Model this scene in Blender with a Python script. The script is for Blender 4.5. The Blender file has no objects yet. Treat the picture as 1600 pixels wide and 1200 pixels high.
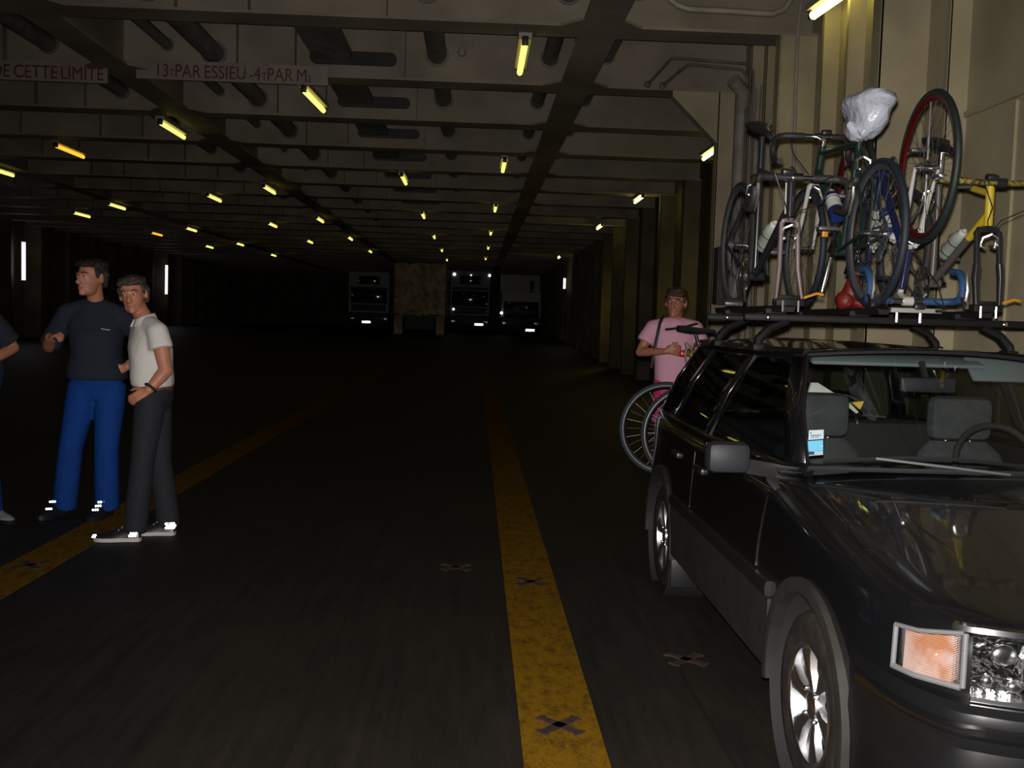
import bpy, bmesh, math, random
from mathutils import Vector, Matrix, Euler
random.seed(7)
PI = math.pi
C = bpy.context.scene.collection
V = Vector

# ------------------------------------------------------------------ camera
F_PX, VPX, VPY, ROLL, CAM_H = 1570.0, 743.0, 497.0, 0.028, 1.5
yv = V(((VPX - 800) / F_PX, (600 - VPY) / F_PX, -1)).normalized()      # world +Y in camera axes
zv = V((math.sin(ROLL), math.cos(ROLL), 0)); zv = (zv - yv * zv.dot(yv)).normalized()
xv = yv.cross(zv)
ROT = Matrix((xv, yv, zv))                                              # camera axes -> world axes
cam_d = bpy.data.cameras.new('camera'); cam = bpy.data.objects.new('camera', cam_d); C.objects.link(cam)
cam_d.sensor_width = 36; cam_d.lens = F_PX / 1600 * 36; cam_d.clip_start = 0.02; cam_d.clip_end = 300
cam.matrix_world = Matrix.Translation((0, 0, CAM_H)) @ ROT.to_4x4()
bpy.context.scene.camera = cam

def ray(px, py):
    return ROT @ V(((px - 800) / F_PX, (600 - py) / F_PX, -1))
def at(px, py, Y):                      # survey: photo point at a known distance down the deck
    d = ray(px, py); return V((0, 0, CAM_H)) + d * (Y / d.y)
def atz(px, py, z):                     # survey: photo point at a known height
    d = ray(px, py); return V((0, 0, CAM_H)) + d * ((z - CAM_H) / d.z)
def atx(px, py, X):
    d = ray(px, py); return V((0, 0, CAM_H)) + d * (X / d.x)

sc = bpy.context.scene
sc.view_settings.view_transform = 'Standard'; sc.view_settings.look = 'None'
sc.view_settings.gamma = 1; sc.view_settings.use_curve_mapping = False; sc.view_settings.exposure = 0
w = bpy.data.worlds.new('world'); sc.world = w; w.use_nodes = True
w.node_tree.nodes['Background'].inputs[0].default_value = (0.01, 0.01, 0.012, 1)
w.node_tree.nodes['Background'].inputs[1].default_value = 0.05

# ------------------------------------------------------------------ materials
def mat(name, col, rough=0.6, metal=0.0, spec=0.4, var=0.0, vscale=6.0, bump=0.0, bscale=40.0, coat=0.0, stretch=None, sheen=0.0, col2=None):
    m = bpy.data.materials.new(name); m.use_nodes = True
    nt = m.node_tree; b = nt.nodes['Principled BSDF']
    b.inputs['Base Color'].default_value = (*col, 1); b.inputs['Roughness'].default_value = rough
    b.inputs['Metallic'].default_value = metal; b.inputs['Specular IOR Level'].default_value = spec
    b.inputs['Coat Weight'].default_value = coat; b.inputs['Coat Roughness'].default_value = 0.04
    if var or bump:
        tc = nt.nodes.new('ShaderNodeTexCoord'); mp = nt.nodes.new('ShaderNodeMapping')
        nt.links.new(tc.outputs['Object'], mp.inputs[0])
        if stretch: mp.inputs['Scale'].default_value = stretch
    if var:
        n = nt.nodes.new('ShaderNodeTexNoise'); n.inputs['Scale'].default_value = vscale; n.inputs['Detail'].default_value = 6
        nt.links.new(mp.outputs[0], n.inputs['Vector'])
        r = nt.nodes.new('ShaderNodeValToRGB'); nt.links.new(n.outputs[0], r.inputs[0])
        c2 = col2 or tuple(c * (1 - var) for c in col)
        r.color_ramp.elements[0].position = 0.35; r.color_ramp.elements[1].position = 0.65
        r.color_ramp.elements[0].color = (*c2, 1); r.color_ramp.elements[1].color = (*[min(1, c * (1 + var * .5)) for c in col], 1)
        nt.links.new(r.outputs[0], b.inputs['Base Color'])
    if bump:
        n = nt.nodes.new('ShaderNodeTexNoise'); n.inputs['Scale'].default_value = bscale; n.inputs['Detail'].default_value = 4
        nt.links.new(mp.outputs[0], n.inputs['Vector'])
        bp = nt.nodes.new('ShaderNodeBump'); bp.inputs['Strength'].default_value = bump; bp.inputs['Distance'].default_value = 0.02
        nt.links.new(n.outputs[0], bp.inputs['Height']); nt.links.new(bp.outputs[0], b.inputs['Normal'])
    return m
def glow(name, col, s):
    m = bpy.data.materials.new(name); m.use_nodes = True; b = m.node_tree.nodes['Principled BSDF']
    b.inputs['Base Color'].default_value = (.8, .8, .75, 1)
    b.inputs['Emission Color'].default_value = (*col, 1); b.inputs['Emission Strength'].default_value = s
    return m
def glass(name, tint=(.8, .85, .83), refl=.75):
    m = bpy.data.materials.new(name); m.use_nodes = True; nt = m.node_tree; nt.nodes.clear()
    o = nt.nodes.new('ShaderNodeOutputMaterial'); mx = nt.nodes.new('ShaderNodeMixShader')
    t = nt.nodes.new('ShaderNodeBsdfTransparent'); g = nt.nodes.new('ShaderNodeBsdfGlossy'); f = nt.nodes.new('ShaderNodeLayerWeight')
    t.inputs[0].default_value = (*tint, 1); g.inputs['Roughness'].default_value = 0.02; f.inputs[0].default_value = .5
    p = nt.nodes.new('ShaderNodeMath'); p.operation = 'POWER'; p.inputs[1].default_value = 4.5; nt.links.new(f.outputs['Facing'], p.inputs[0])
    q = nt.nodes.new('ShaderNodeMath'); q.operation = 'MULTIPLY_ADD'; q.inputs[1].default_value = refl; q.inputs[2].default_value = .035; nt.links.new(p.outputs[0], q.inputs[0])
    nt.links.new(q.outputs[0], mx.inputs[0]); nt.links.new(t.outputs[0], mx.inputs[1]); nt.links.new(g.outputs[0], mx.inputs[2])
    nt.links.new(mx.outputs[0], o.inputs[0]); return m
def ribbed(name, col, transp):          # moulded lamp lens
    m = bpy.data.materials.new(name); m.use_nodes = True; nt = m.node_tree
    b = nt.nodes['Principled BSDF']; o = nt.nodes['Material Output']
    b.inputs['Base Color'].default_value = (*col, 1); b.inputs['Roughness'].default_value = 0.15
    tc = nt.nodes.new('ShaderNodeTexCoord'); wv = nt.nodes.new('ShaderNodeTexWave'); wv.wave_type = 'BANDS'; wv.bands_direction = 'Z'
    wv.inputs['Scale'].default_value = 55; wv.inputs['Distortion'].default_value = 0.4
    nt.links.new(tc.outputs['Object'], wv.inputs['Vector'])
    bp = nt.nodes.new('ShaderNodeBump'); bp.inputs['Strength'].default_value = 0.4; bp.inputs['Distance'].default_value = .01
    nt.links.new(wv.outputs['Fac'], bp.inputs['Height']); nt.links.new(bp.outputs[0], b.inputs['Normal'])
    nz = nt.nodes.new('ShaderNodeTexNoise'); nz.inputs['Scale'].default_value = 16; nt.links.new(tc.outputs['Object'], nz.inputs['Vector'])
    cr_ = nt.nodes.new('ShaderNodeValToRGB'); nt.links.new(nz.outputs[0], cr_.inputs[0]); cr_.color_ramp.elements[0].position = .38; cr_.color_ramp.elements[1].position = .62
    cr_.color_ramp.elements[0].color = (col[0] * .85, col[1] * .6, col[2] * .4, 1); cr_.color_ramp.elements[1].color = (col[0] * 1.1, col[1] * 1.3, col[2] * 1.45, 1); nt.links.new(cr_.outputs[0], b.inputs['Base Color'])
    t = nt.nodes.new('ShaderNodeBsdfTransparent'); t.inputs[0].default_value = (*[.6 + .4 * c for c in col], 1)
    mx = nt.nodes.new('ShaderNodeMixShader'); mx.inputs[0].default_value = transp
    nt.links.new(b.outputs[0], mx.inputs[1]); nt.links.new(t.outputs[0], mx.inputs[2]); nt.links.new(mx.outputs[0], o.inputs[0])
    return m

M = {}
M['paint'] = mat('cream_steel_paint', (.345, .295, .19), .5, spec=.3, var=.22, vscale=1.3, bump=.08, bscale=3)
M['farwall'] = mat('darker_far_wall', (.105, .09, .06), .7, spec=.15, var=.3, vscale=1.3)  # darker tone than the near casing, used on the left and far walls
M['glassdark'] = glass('tinted_car_glass', (.30, .34, .33))
M['bikenavy'] = mat('navy_bike_paint', (.008, .012, .045), .3, coat=.4)
M['beam'] = mat('deckhead_steel_paint', (.240, .205, .155), .6, spec=.2, var=.25, vscale=1.1)
M['deckhead'] = mat('deckhead_plate_paint', (.16, .145, .13), .8, spec=.1, var=.3, vscale=.8)
M['pipe'] = mat('grey_pipe_paint', (.14, .125, .11), .5, var=.3, vscale=5)
M['palepipe'] = mat('cream_pipe_paint', (.26, .235, .20), .5, var=.2, vscale=5)
M['cable'] = mat('black_cable_rubber', (.012, .012, .012), .5)
M['fixture'] = mat('lamp_housing_grey', (.25, .24, .22), .5)
M['tube'] = glow('yellow_tube_light', (1.0, .84, .15), 1.8)
M['tube_bright'] = glow('bright_yellow_tube_light', (1.0, .88, .20), 7.0)
M['tube_orange'] = glow('amber_tube_light', (1.0, .50, .03), 1.3)
M['tube_side'] = glow('yellow_side_tube_light', (1.0, .80, .12), 11.0)
M['tube_white'] = glow('white_tube_light', (1.0, .92, .95), 5.0)
M['marker'] = glow('white_marker_light', (.85, .92, 1.0), 3.0)
M['signpanel'] = mat('sign_panel_paint', (.235, .195, .168), .6, var=.2, vscale=2)
M['signred'] = mat('sign_red_paint', (.10, .022, .018), .6, var=.3, vscale=8)
M['bodyblack'] = mat('black_car_paint', (.004, .004, .0045), .22, spec=.5, coat=.9)
M['trimblack'] = mat('black_plastic_trim', (.008, .008, .0085), .42)
M['bumper'] = mat('black_bumper_paint', (.005, .005, .0055), .28, spec=.45)
M['lampgrey'] = mat('grey_lamp_bezel', (.16, .16, .165), .3, metal=.4)
M['mirrorgrey'] = mat('dark_grey_mirror_plastic', (.012, .013, .016), .55, spec=.25)
M['dusty'] = mat('dusty_grey_cladding', (.011, .010, .0085), .7, var=.35, vscale=9)
M['tyre'] = mat('dusty_tyre_rubber', (.022, .018, .0145), .85, var=.4, vscale=14, spec=.15)
M['alloy'] = mat('silver_alloy', (.75, .75, .77), .28, metal=1.0)
M['chrome'] = mat('chrome', (.8, .82, .82), .10, metal=1.0, bump=.8, bscale=15)
M['bright'] = mat('polished_metal', (.8, .8, .82), .22, metal=1.0)
M['retro'] = mat('reflector_mirror_facets', (.95, .96, 1.0), .12, metal=1.0)
M['glass'] = glass('car_glass', (.88, .92, .91))
M['lens'] = glass('clear_lens', (.95, .95, .95))
M['amberlens'] = ribbed('pinkish_amber_lens', (.40, .25, .20), .45)
M['amberbulb'] = mat('amber_bulb_glass', (.75, .42, .28), .15, metal=.6)
M['clearlens'] = ribbed('clear_ribbed_lens', (.30, .32, .32), .72)
M['seatgrey'] = mat('grey_seat_cloth', (.034, .036, .038), .9, var=.2, vscale=20)
M['headliner'] = mat('grey_headliner', (.085, .105, .11), .9)
M['darkint'] = mat('dark_interior_plastic', (.008, .008, .0085), .8)
M['stickw'] = mat('pale_sticker_paper', (.50, .62, .68), .5)
M['stickb'] = mat('blue_sticker_paper', (.16, .50, .74), .5)
M['stickd'] = mat('sticker_ink', (.04, .05, .10), .5)
M['cloth_w'] = mat('pale_cloth', (.42, .42, .38), .9, var=.2, vscale=10)
M['yellowcl'] = mat('yellow_plastic', (.55, .36, .02), .5)
M['greencl'] = mat('dark_green_fabric', (.03, .09, .06), .8)
M['plastic_bag'] = mat('white_plastic_bag', (.36, .38, .44), .3, bump=1.0, bscale=16, spec=.5)
M['rubber'] = mat('bike_tyre_rubber', (.010, .0105, .0115), .7)
M['rubberblue'] = mat('dark_blue_tyre_rubber', (.007, .010, .018), .65)
M['rubbergreen'] = mat('green_tinted_tyre_rubber', (.006, .012, .0115), .6)
M['redrim'] = mat('red_rim_anodised', (.11, .005, .008), .3, metal=.6)
M['darkrim'] = mat('dark_rim', (.10, .10, .11), .4, metal=.6)
M['silver'] = mat('silver_rim', (.62, .64, .68), .22, metal=1.0)
M['spoke'] = mat('spoke_steel', (.12, .12, .125), .5, metal=1.0)
M['bikeblack'] = mat('black_bike_paint', (.012, .012, .014), .25, coat=.5)
M['bikegreen'] = mat('dark_green_bike_paint', (.008, .020, .018), .3, coat=.5)
M['bikeblue'] = mat('blue_bike_paint', (.015, .05, .16), .3, coat=.5)
M['bikewhite'] = mat('white_bike_paint', (.34, .33, .31), .35, coat=.3)
M['bikeyellow'] = mat('yellow_bike_paint', (.40, .29, .015), .35, coat=.3)
M['bikegrey'] = mat('grey_bike_paint', (.07, .062, .055), .4)
M['bikepurple'] = mat('pinkish_silver_bike_paint', (.20, .155, .165), .3, metal=.5)
M['bluetape'] = mat('blue_handlebar_tape', (.011, .040, .11), .7)
M['blacktape'] = mat('black_handlebar_tape', (.014, .014, .014), .6)
M['yblacktape'] = mat('yellow_black_patterned_tape', (.14, .11, .01), .6, var=.95, vscale=60, col2=(.01, .01, .01))
M['saddle'] = mat('black_saddle_vinyl', (.012, .013, .016), .35)
M['redplastic'] = mat('red_plastic', (.62, .015, .012), .3)
M['redbag'] = mat('red_nylon', (.13, .010, .006), .5, bump=.5, bscale=30, var=.4, vscale=30)
M['orange'] = mat('orange_reflector', (.42, .17, .008), .4)
M['bottle_b'] = mat('blue_bottle_plastic', (.010, .02, .10), .35)
M['bottle_w'] = mat('white_bottle_plastic', (.36, .36, .35), .4)
M['bottle_p'] = mat('pale_purple_bottle_plastic', (.22, .17, .22), .4)
M['bottle_g'] = mat('pale_green_bottle_plastic', (.20, .225, .19), .4)
M['rack'] = mat('black_rack_steel', (.006, .006, .006), .6, spec=.2)
M['rackgrey'] = mat('grey_rack_plastic', (.22, .215, .20), .5)
M['skin_m'] = mat('tanned_skin', (.40, .165, .10), .5, spec=.35, var=.12, vscale=12)
M['skin_w'] = mat('deep_tanned_skin', (.30, .125, .075), .5, spec=.35, var=.12, vscale=12)
M['lip'] = mat('lip_skin', (.30, .09, .07), .5)
M['eye'] = mat('eye_white', (.5, .5, .48), .3)
M['iris'] = mat('eye_dark', (.02, .015, .01), .2)
M['hair_b'] = mat('dark_brown_hair', (.020, .013, .009), .6, bump=.8, bscale=60)
M['hair_g'] = mat('greying_brown_hair', (.045, .033, .026), .6, bump=.8, bscale=60)
M['hair_r'] = mat('auburn_hair', (.030, .014, .008), .6, bump=.8, bscale=60)
M['navy'] = mat('navy_sweater_knit', (.011, .015, .028), .9, bump=.25, bscale=26)
M['bluetr'] = mat('bright_blue_trouser_cloth', (.007, .040, .20), .8, bump=.45, bscale=9, spec=.1)
M['whitesh'] = mat('white_polo_cotton', (.56, .54, .51), .85, bump=.55, bscale=9, spec=.1)
M['darkjean'] = mat('dark_jean_denim', (.010, .012, .016), .85, bump=.4, bscale=9)
M['belt'] = mat('brown_leather_belt', (.10, .05, .03), .5)
M['pink'] = mat('pink_tee_cotton', (.50, .265, .345), .85, bump=.5, bscale=9, spec=.1)
M['magenta'] = mat('magenta_short_cotton', (.40, .03, .13), .8)
M['strap'] = mat('black_strap_webbing', (.012, .012, .013), .6)
M['shoe'] = mat('black_shoe_leather', (.012, .012, .013), .35)
M['shoegrey'] = mat('grey_shoe_mesh', (.20, .20, .20), .6)
M['sole'] = mat('white_sole_rubber', (.42, .40, .38), .7)
M['tarp'] = mat('mottled_beige_tarpaulin', (.46, .38, .26), .8, var=.45, vscale=2.2, bump=1.0, bscale=3)
M['truckw'] = mat('white_truck_paint', (.25, .25, .235), .4)
M['truckd'] = mat('dark_truck_plastic', (.02, .02, .02), .5)
M['truckb'] = mat('dark_blue_truck_paint', (.05, .05, .07), .4)
M['truckglass'] = mat('truck_windscreen_glass', (.01, .012, .012), .08, spec=.6)
M['rust'] = mat('rusty_steel', (.030, .014, .008), .8, var=.5, vscale=30)
M['boxdark'] = mat('dark_green_grey_steel_box', (.045, .045, .038), .6)

# ------------------------------------------------------------------ mesh builder
class MB:
    def __init__(s): s.v = []; s.f = []; s.mi = []; s.sm = []; s.m = 0
    def add(s, vs, fs, smooth=True):
        o = len(s.v); s.v += [tuple(p) for p in vs]
        for f in fs: s.f.append([i + o for i in f]); s.mi.append(s.m); s.sm.append(smooth)
    def box(s, c, d, rot=None, bev=0.0):
        x, y, z = [k / 2 for k in d]; c = V(c)
        if bev > 0:
            bm = bmesh.new(); bmesh.ops.create_cube(bm, size=1)
            for v in bm.verts: v.co = V((v.co.x * d[0], v.co.y * d[1], v.co.z * d[2]))
            bmesh.ops.bevel(bm, geom=bm.edges[:], offset=min(bev, min(d) * .45), segments=2, affect='EDGES', profile=.5)
            bm.verts.ensure_lookup_table(); bm.verts.index_update()
            vs = [v.co.copy() for v in bm.verts]; fs = [[v.index for v in f.verts] for f in bm.faces]; bm.free()
        else:
            vs = [V((a * x, b * y, e * z)) for a in (-1, 1) for b in (-1, 1) for e in (-1, 1)]
            fs = [(0, 1, 3, 2), (4, 6, 7, 5), (0, 4, 5, 1), (2, 3, 7, 6), (0, 2, 6, 4), (1, 5, 7, 3)]
        if rot is not None: vs = [rot @ p for p in vs]
        s.add([c + p for p in vs], fs, bev > 0); return s
    def span(s, a, b, bev=0.0):         # box from corner a to corner b
        a, b = V(a), V(b); return s.box((a + b) / 2, [abs(k) for k in (b - a)], bev=bev)
    def bar(s, p, q, w, h, up=(0, 0, 1)):
        p, q = V(p), V(q); t = (q - p).normalized(); u = V(up)
        sd = t.cross(u).normalized() if abs(t.dot(u)) < .99 else t.cross(V((1, 0, 0))).normalized(); u = sd.cross(t)
        vs = [r + sd * (a * w / 2) + u * (b * h / 2) for r in (p, q) for a, b in ((-1, -1), (1, -1), (1, 1), (-1, 1))]
        s.add(vs, [(0, 1, 2, 3), (7, 6, 5, 4), (0, 4, 5, 1), (1, 5, 6, 2), (2, 6, 7, 3), (3, 7, 4, 0)], False); return s
    def tube(s, pts, r, n=8, closed=False, flat=1.0, caps=True):
        pts = [V(p) for p in pts]; N = len(pts); rs = r if isinstance(r, (list, tuple)) else [r] * N
        vs = []; prev = None
        for i, p in enumerate(pts):
            a = pts[(i - 1) % N] if (i > 0 or closed) else p; b = pts[(i + 1) % N] if (i < N - 1 or closed) else p
            t = (b - a).normalized()
            if prev is None:
                u = V((0, 0, 1)) if abs(t.z) < .9 else V((1, 0, 0))
                u = (u - t * u.dot(t)).normalized()
            else:
                u = (prev - t * prev.dot(t)); u = u.normalized() if u.length > 1e-6 else V((1, 0, 0))
            prev = u; w_ = t.cross(u)
            for k in range(n):
                an = 2 * PI * k / n; vs.append(p + u * (math.sin(an) * rs[i]) + w_ * (math.cos(an) * rs[i] * flat))
        fs = []
        for i in range(N if closed else N - 1):
            j = (i + 1) % N
            for k in range(n): fs.append((i * n + k, i * n + (k + 1) % n, j * n + (k + 1) % n, j * n + k))
        if not closed and caps: fs += [tuple(range(n))[::-1], tuple((N - 1) * n + k for k in range(n))]
        s.add(vs, fs); return s
    def lathe(s, prof, c, axis=(1, 0, 0), n=32, closed=False):     # prof: (radius, along axis)
        ax = V(axis).normalized(); u = V((0, 0, 1)) if abs(ax.z) < .9 else V((1, 0, 0)); u = (u - ax * u.dot(ax)).normalized(); w_ = ax.cross(u); c = V(c)
        vs = [c + ax * h + (u * math.cos(2 * PI * k / n) + w_ * math.sin(2 * PI * k / n)) * r for r, h in prof for k in range(n)]
        P = len(prof); fs = []
        for i in range(P if closed else P - 1):
            j = (i + 1) % P
            for k in range(n): fs.append((i * n + k, i * n + (k + 1) % n, j * n + (k + 1) % n, j * n + k))
        s.add(vs, fs); return s
    def disc(s, c, r, axis, n=24, th=.01):
        return s.lathe([(0.0005, -th / 2), (r, -th / 2), (r, th / 2), (0.0005, th / 2)], c, axis, n)
    def loft(s, rings, cap=True, smooth=True, closed=True):
        n = len(rings[0]); vs = [p for r in rings for p in r]; fs = []
        for i in range(len(rings) - 1):
            for k in range(n if closed else n - 1): fs.append((i * n + k, i * n + (k + 1) % n, (i + 1) * n + (k + 1) % n, (i + 1) * n + k))
        if cap: fs += [tuple(range(n))[::-1], tuple((len(rings) - 1) * n + k for k in range(n))]
        s.add(vs, fs, smooth); return s
    def ell(s, c, r, rot=None, n=16, m=10):
        c = V(c); vs = []; fs = []
        for i in range(m + 1):
            th = PI * i / m; th = min(max(th, .02), PI - .02)
            for k in range(n):
                an = 2 * PI * k / n; p = V((r[0] * math.sin(th) * math.cos(an), r[1] * math.sin(th) * math.sin(an), r[2] * math.cos(th)))
                vs.append(c + (rot @ p if rot is not None else p))
        for i in range(m):
            for k in range(n): fs.append((i * n + k, (i + 1) * n + k, (i + 1) * n + (k + 1) % n, i * n + (k + 1) % n))
        fs += [tuple(range(n)), tuple(m * n + k for k in range(n))[::-1]]
        s.add(vs, fs); return s
    def prism(s, poly, d, smooth=False):      # poly: 3-D points, d: extrusion vector
        d = V(d); n = len(poly); vs = [V(p) for p in poly] + [V(p) + d for p in poly]
        s.add(vs, [tuple(range(n))[::-1], tuple(range(n, 2 * n))] + [(k, (k + 1) % n, n + (k + 1) % n, n + k) for k in range(n)], smooth); return s
    def build(s, name, mats, parent=None, angle=40):
        me = bpy.data.meshes.new(name); me.from_pydata(s.v, [], s.f)
        for m in (mats if isinstance(mats, (list, tuple)) else [mats]): me.materials.append(m)
        me.polygons.foreach_set('material_index', s.mi); me.polygons.foreach_set('use_smooth', s.sm)
        bm = bmesh.new(); bm.from_mesh(me); bmesh.ops.recalc_face_normals(bm, faces=bm.faces[:]); bm.to_mesh(me); bm.free()
        me.set_sharp_from_angle(angle=math.radians(angle))
        o = bpy.data.objects.new(name, me); C.objects.link(o)
        if parent is not None: o.parent = parent
        return o

def tag(o, label=None, cat=None, group=None, kind=None):
    if label: o['label'] = label
    if cat: o['category'] = cat
    if group: o['group'] = group
    if kind: o['kind'] = kind
    return o
def thing(name, label, cat, loc=(0, 0, 0), rot=None, group=None):
    o = bpy.data.objects.new(name, None); C.objects.link(o); o.empty_display_size = .1; o.location = loc
    if rot is not None: o.rotation_euler = rot
    return tag(o, label, cat, group)
def struct(mb, name, m, label, cat):
    return tag(mb.build(name, m), label, cat, kind='structure')
def bake(o, mods):                        # apply modifiers without operators
    for t, kw in mods:
        md = o.modifiers.new(t, t)
        for k, v_ in kw.items(): setattr(md, k, v_)
    dg = bpy.context.evaluated_depsgraph_get(); dg.update()
    me = bpy.data.meshes.new_from_object(o.evaluated_get(dg)); o.modifiers.clear(); old = o.data; o.data = me; bpy.data.meshes.remove(old)
    return o
def arc(c, r, a0, a1, n, ax1, ax2):
    c, ax1, ax2 = V(c), V(ax1), V(ax2)
    return [c + ax1 * (r * math.cos(a0 + (a1 - a0) * i / n)) + ax2 * (r * math.sin(a0 + (a1 - a0) * i / n)) for i in range(n + 1)]
def interp(tab, x):
    if x <= tab[0][0]: return tab[0][1]
    for (a, p), (b, q) in zip(tab, tab[1:]):
        if x <= b: return p + (q - p) * (x - a) / (b - a)
    return tab[-1][1]
def cubes(mb, c, n, nu, nv, s):          # sheet of real corner-cube reflectors facing n
    n = V(n).normalized(); c = V(c)
    h = V((0, 0, 1)) if abs(n.z) < .9 else V((1, 0, 0)); u = h.cross(n).normalized(); w_ = n.cross(u)
    ax = []
    for k in range(3):
        a = 2 * PI * k / 3 + PI / 2
        ax.append((u * math.cos(a) + w_ * math.sin(a)) * math.sqrt(2 / 3) + n / math.sqrt(3))
    du = (ax[1] - ax[2]) * s; dv = (ax[0] - ax[1]) * s; dv2 = dv + du * .5
    for i in range(nv):
        for j in range(nu):
            p = c + w_ * ((i - (nv - 1) / 2) * s * 1.2247) + u * ((j - (nu - 1) / 2 + (.5 if i % 2 else 0)) * s * math.sqrt(2)) - n * (s * .8)
            for k in range(3):
                a, b = ax[k] * s, ax[(k + 1) % 3] * s
                mb.add([p, p + a, p + a + b, p + b], [(0, 1, 2, 3)], False)
    return mb
ORD = ['nearest the camera', 'second from the camera', 'third from the camera', 'fourth from the camera', 'fifth from the camera', 'sixth from the camera', 'seventh from the camera', 'eighth from the camera']
WORD = ['first', 'second', 'third', 'fourth', 'fifth', 'sixth', 'seventh', 'eighth', 'ninth', 'tenth', 'eleventh', 'twelfth', 'thirteenth', 'fourteenth', 'fifteenth', 'sixteenth', 'seventeenth', 'eighteenth', 'nineteenth', 'twentieth', 'twenty-first', 'twenty-second', 'twenty-third', 'twenty-fourth', 'twenty-fifth', 'twenty-sixth', 'twenty-seventh', 'twenty-eighth']
# ------------------------------------------------------------------ car deck
XR, XL, YB, YF = 3.44, -17.4, 74.0, -3.0          # wall plates, far bulkhead, behind the camera
BZ, DZ = 4.5, 5.65                                # underside of the beams, deck plate above
Y0, FR = 10.44, 2.64                              # first visible beam, frame spacing
def zfl(y): return 0.0 if y < 30 else (0.62 * (y - 30) / 24 if y < 54 else 0.62)   # the deck rises a little towards the bow

def floor_mat():
    m = mat('worn_dark_deck_paint', (.030, .024, .019), .6, spec=.35)
    nt = m.node_tree; b = nt.nodes['Principled BSDF']; tc = nt.nodes.new('ShaderNodeTexCoord')
    def noise(scale, stretch):
        mp = nt.nodes.new('ShaderNodeMapping'); mp.inputs['Scale'].default_value = stretch; nt.links.new(tc.outputs['Object'], mp.inputs[0])
        n = nt.nodes.new('ShaderNodeTexNoise'); n.inputs['Scale'].default_value = scale; n.inputs['Detail'].default_value = 8; n.inputs['Roughness'].default_value = .7
        nt.links.new(mp.outputs[0], n.inputs['Vector']); return n
    n1 = noise(1.6, (1, .5, 1)); n2 = noise(22, (1, .06, 1)); n3 = noise(60, (1, 1, 1))
    a = nt.nodes.new('ShaderNodeMath'); a.operation = 'ADD'; nt.links.new(n1.outputs[0], a.inputs[0]); nt.links.new(n2.outputs[0], a.inputs[1])
    r = nt.nodes.new('ShaderNodeValToRGB'); a2 = nt.nodes.new('ShaderNodeMath'); a2.operation = 'MULTIPLY'; a2.inputs[1].default_value = .5
    nt.links.new(a.outputs[0], a2.inputs[0]); nt.links.new(a2.outputs[0], r.inputs[0])
    r.color_ramp.elements[0].position = .36; r.color_ramp.elements[0].color = (.0035, .0026, .0020, 1)
    r.color_ramp.elements[1].position = .64; r.color_ramp.elements[1].color = (.0170, .0130, .0094, 1)
    nt.links.new(r.outputs[0], b.inputs['Base Color'])
    bp = nt.nodes.new('ShaderNodeBump'); bp.inputs['Strength'].default_value = .35; bp.inputs['Distance'].default_value = .01
    nt.links.new(n3.outputs[0], bp.inputs['Height']); nt.links.new(bp.outputs[0], b.inputs['Normal'])
    return m
def line_mat():
    m = mat('worn_yellow_lane_paint', (.5, .28, .02), .85, spec=.04)
    nt = m.node_tree; b = nt.nodes['Principled BSDF']; tc = nt.nodes.new('ShaderNodeTexCoord')
    n = nt.nodes.new('ShaderNodeTexNoise'); n.inputs['Scale'].default_value = 16; n.inputs['Detail'].default_value = 10; n.inputs['Roughness'].default_value = .85
    mp = nt.nodes.new('ShaderNodeMapping'); mp.inputs['Scale'].default_value = (1, .55, 1); nt.links.new(tc.outputs['Object'], mp.inputs[0]); nt.links.new(mp.outputs[0], n.inputs['Vector'])
    r = nt.nodes.new('ShaderNodeValToRGB'); nt.links.new(n.outputs[0], r.inputs[0])
    r.color_ramp.elements[0].position = .34; r.color_ramp.elements[0].color = (.030, .019, .004, 1)
    r.color_ramp.elements[1].position = .54; r.color_ramp.elements[1].color = (.150, .077, .004, 1)
    nt.links.new(r.outputs[0], b.inputs['Base Color']); return m
M['floor'] = floor_mat(); M['line'] = line_mat(); M['seam'] = mat('dark_deck_weld', (.010, .008, .007), .5)

ys = [YF, 0, 10, 20, 30, 36, 42, 48, 54, 60, YB]
mb = MB(); mb.loft([[V((XL, y, zfl(y))), V((4.72, y, zfl(y))), V((4.72, y, zfl(y) - .08)), V((XL, y, zfl(y) - .08))] for y in ys], smooth=False)
struct(mb, 'floor', M['floor'], 'dark worn steel car deck floor', 'floor')

def lane(x0, x1, label):
    m_ = MB(); yl = [1.2, 10, 20, 29]
    m_.loft([[V((x0, y, zfl(y) + .003)), V((x1, y, zfl(y) + .003)), V((x1, y, zfl(y))), V((x0, y, zfl(y)))] for y in yl], smooth=False)
    return tag(m_.build('lane_line', M['line']), label, 'lane line')
lane(.205, .50, 'wide worn yellow lane line running beside the black car')
lane(-2.66, -2.37, 'yellow lane line passing under the feet of the standing men')
def weld(x, y0, y1, label):
    m_ = MB(); m_.span((x - .008, y0, 0), (x + .008, y1, .004))
    return tag(m_.build('deck_weld', M['seam']), label, 'weld seam', 'weld seams of the deck plates')
weld(.93, 1.5, 16, 'dark weld seam in the floor between the yellow line and the black car')
weld(-.60, 1.5, 16, 'dark weld seam in the bare floor left of the wide yellow line')
def lashing(px, py, label, s=.10):
    p = atz(px, py, 0.006); m_ = MB()
    for a in (PI / 4, -PI / 4):
        for sg in (-1, 1):
            d = V((math.cos(a) * sg, math.sin(a) * sg, 0)); n = V((-d.y, d.x, 0))
            m_.prism([d * .0 + n * .022, d * 0 - n * .022, d * s * .75 - n * .016, d * s - n * .030, d * s * 1.06, d * s + n * .030, d * s * .75 + n * .016], (0, 0, .006))
    o = m_.build('lashing_point', M['rust']); o.location = (p.x, p.y, .003)
    tag(o, label, 'lashing point', 'cross shaped lashing points')
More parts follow.
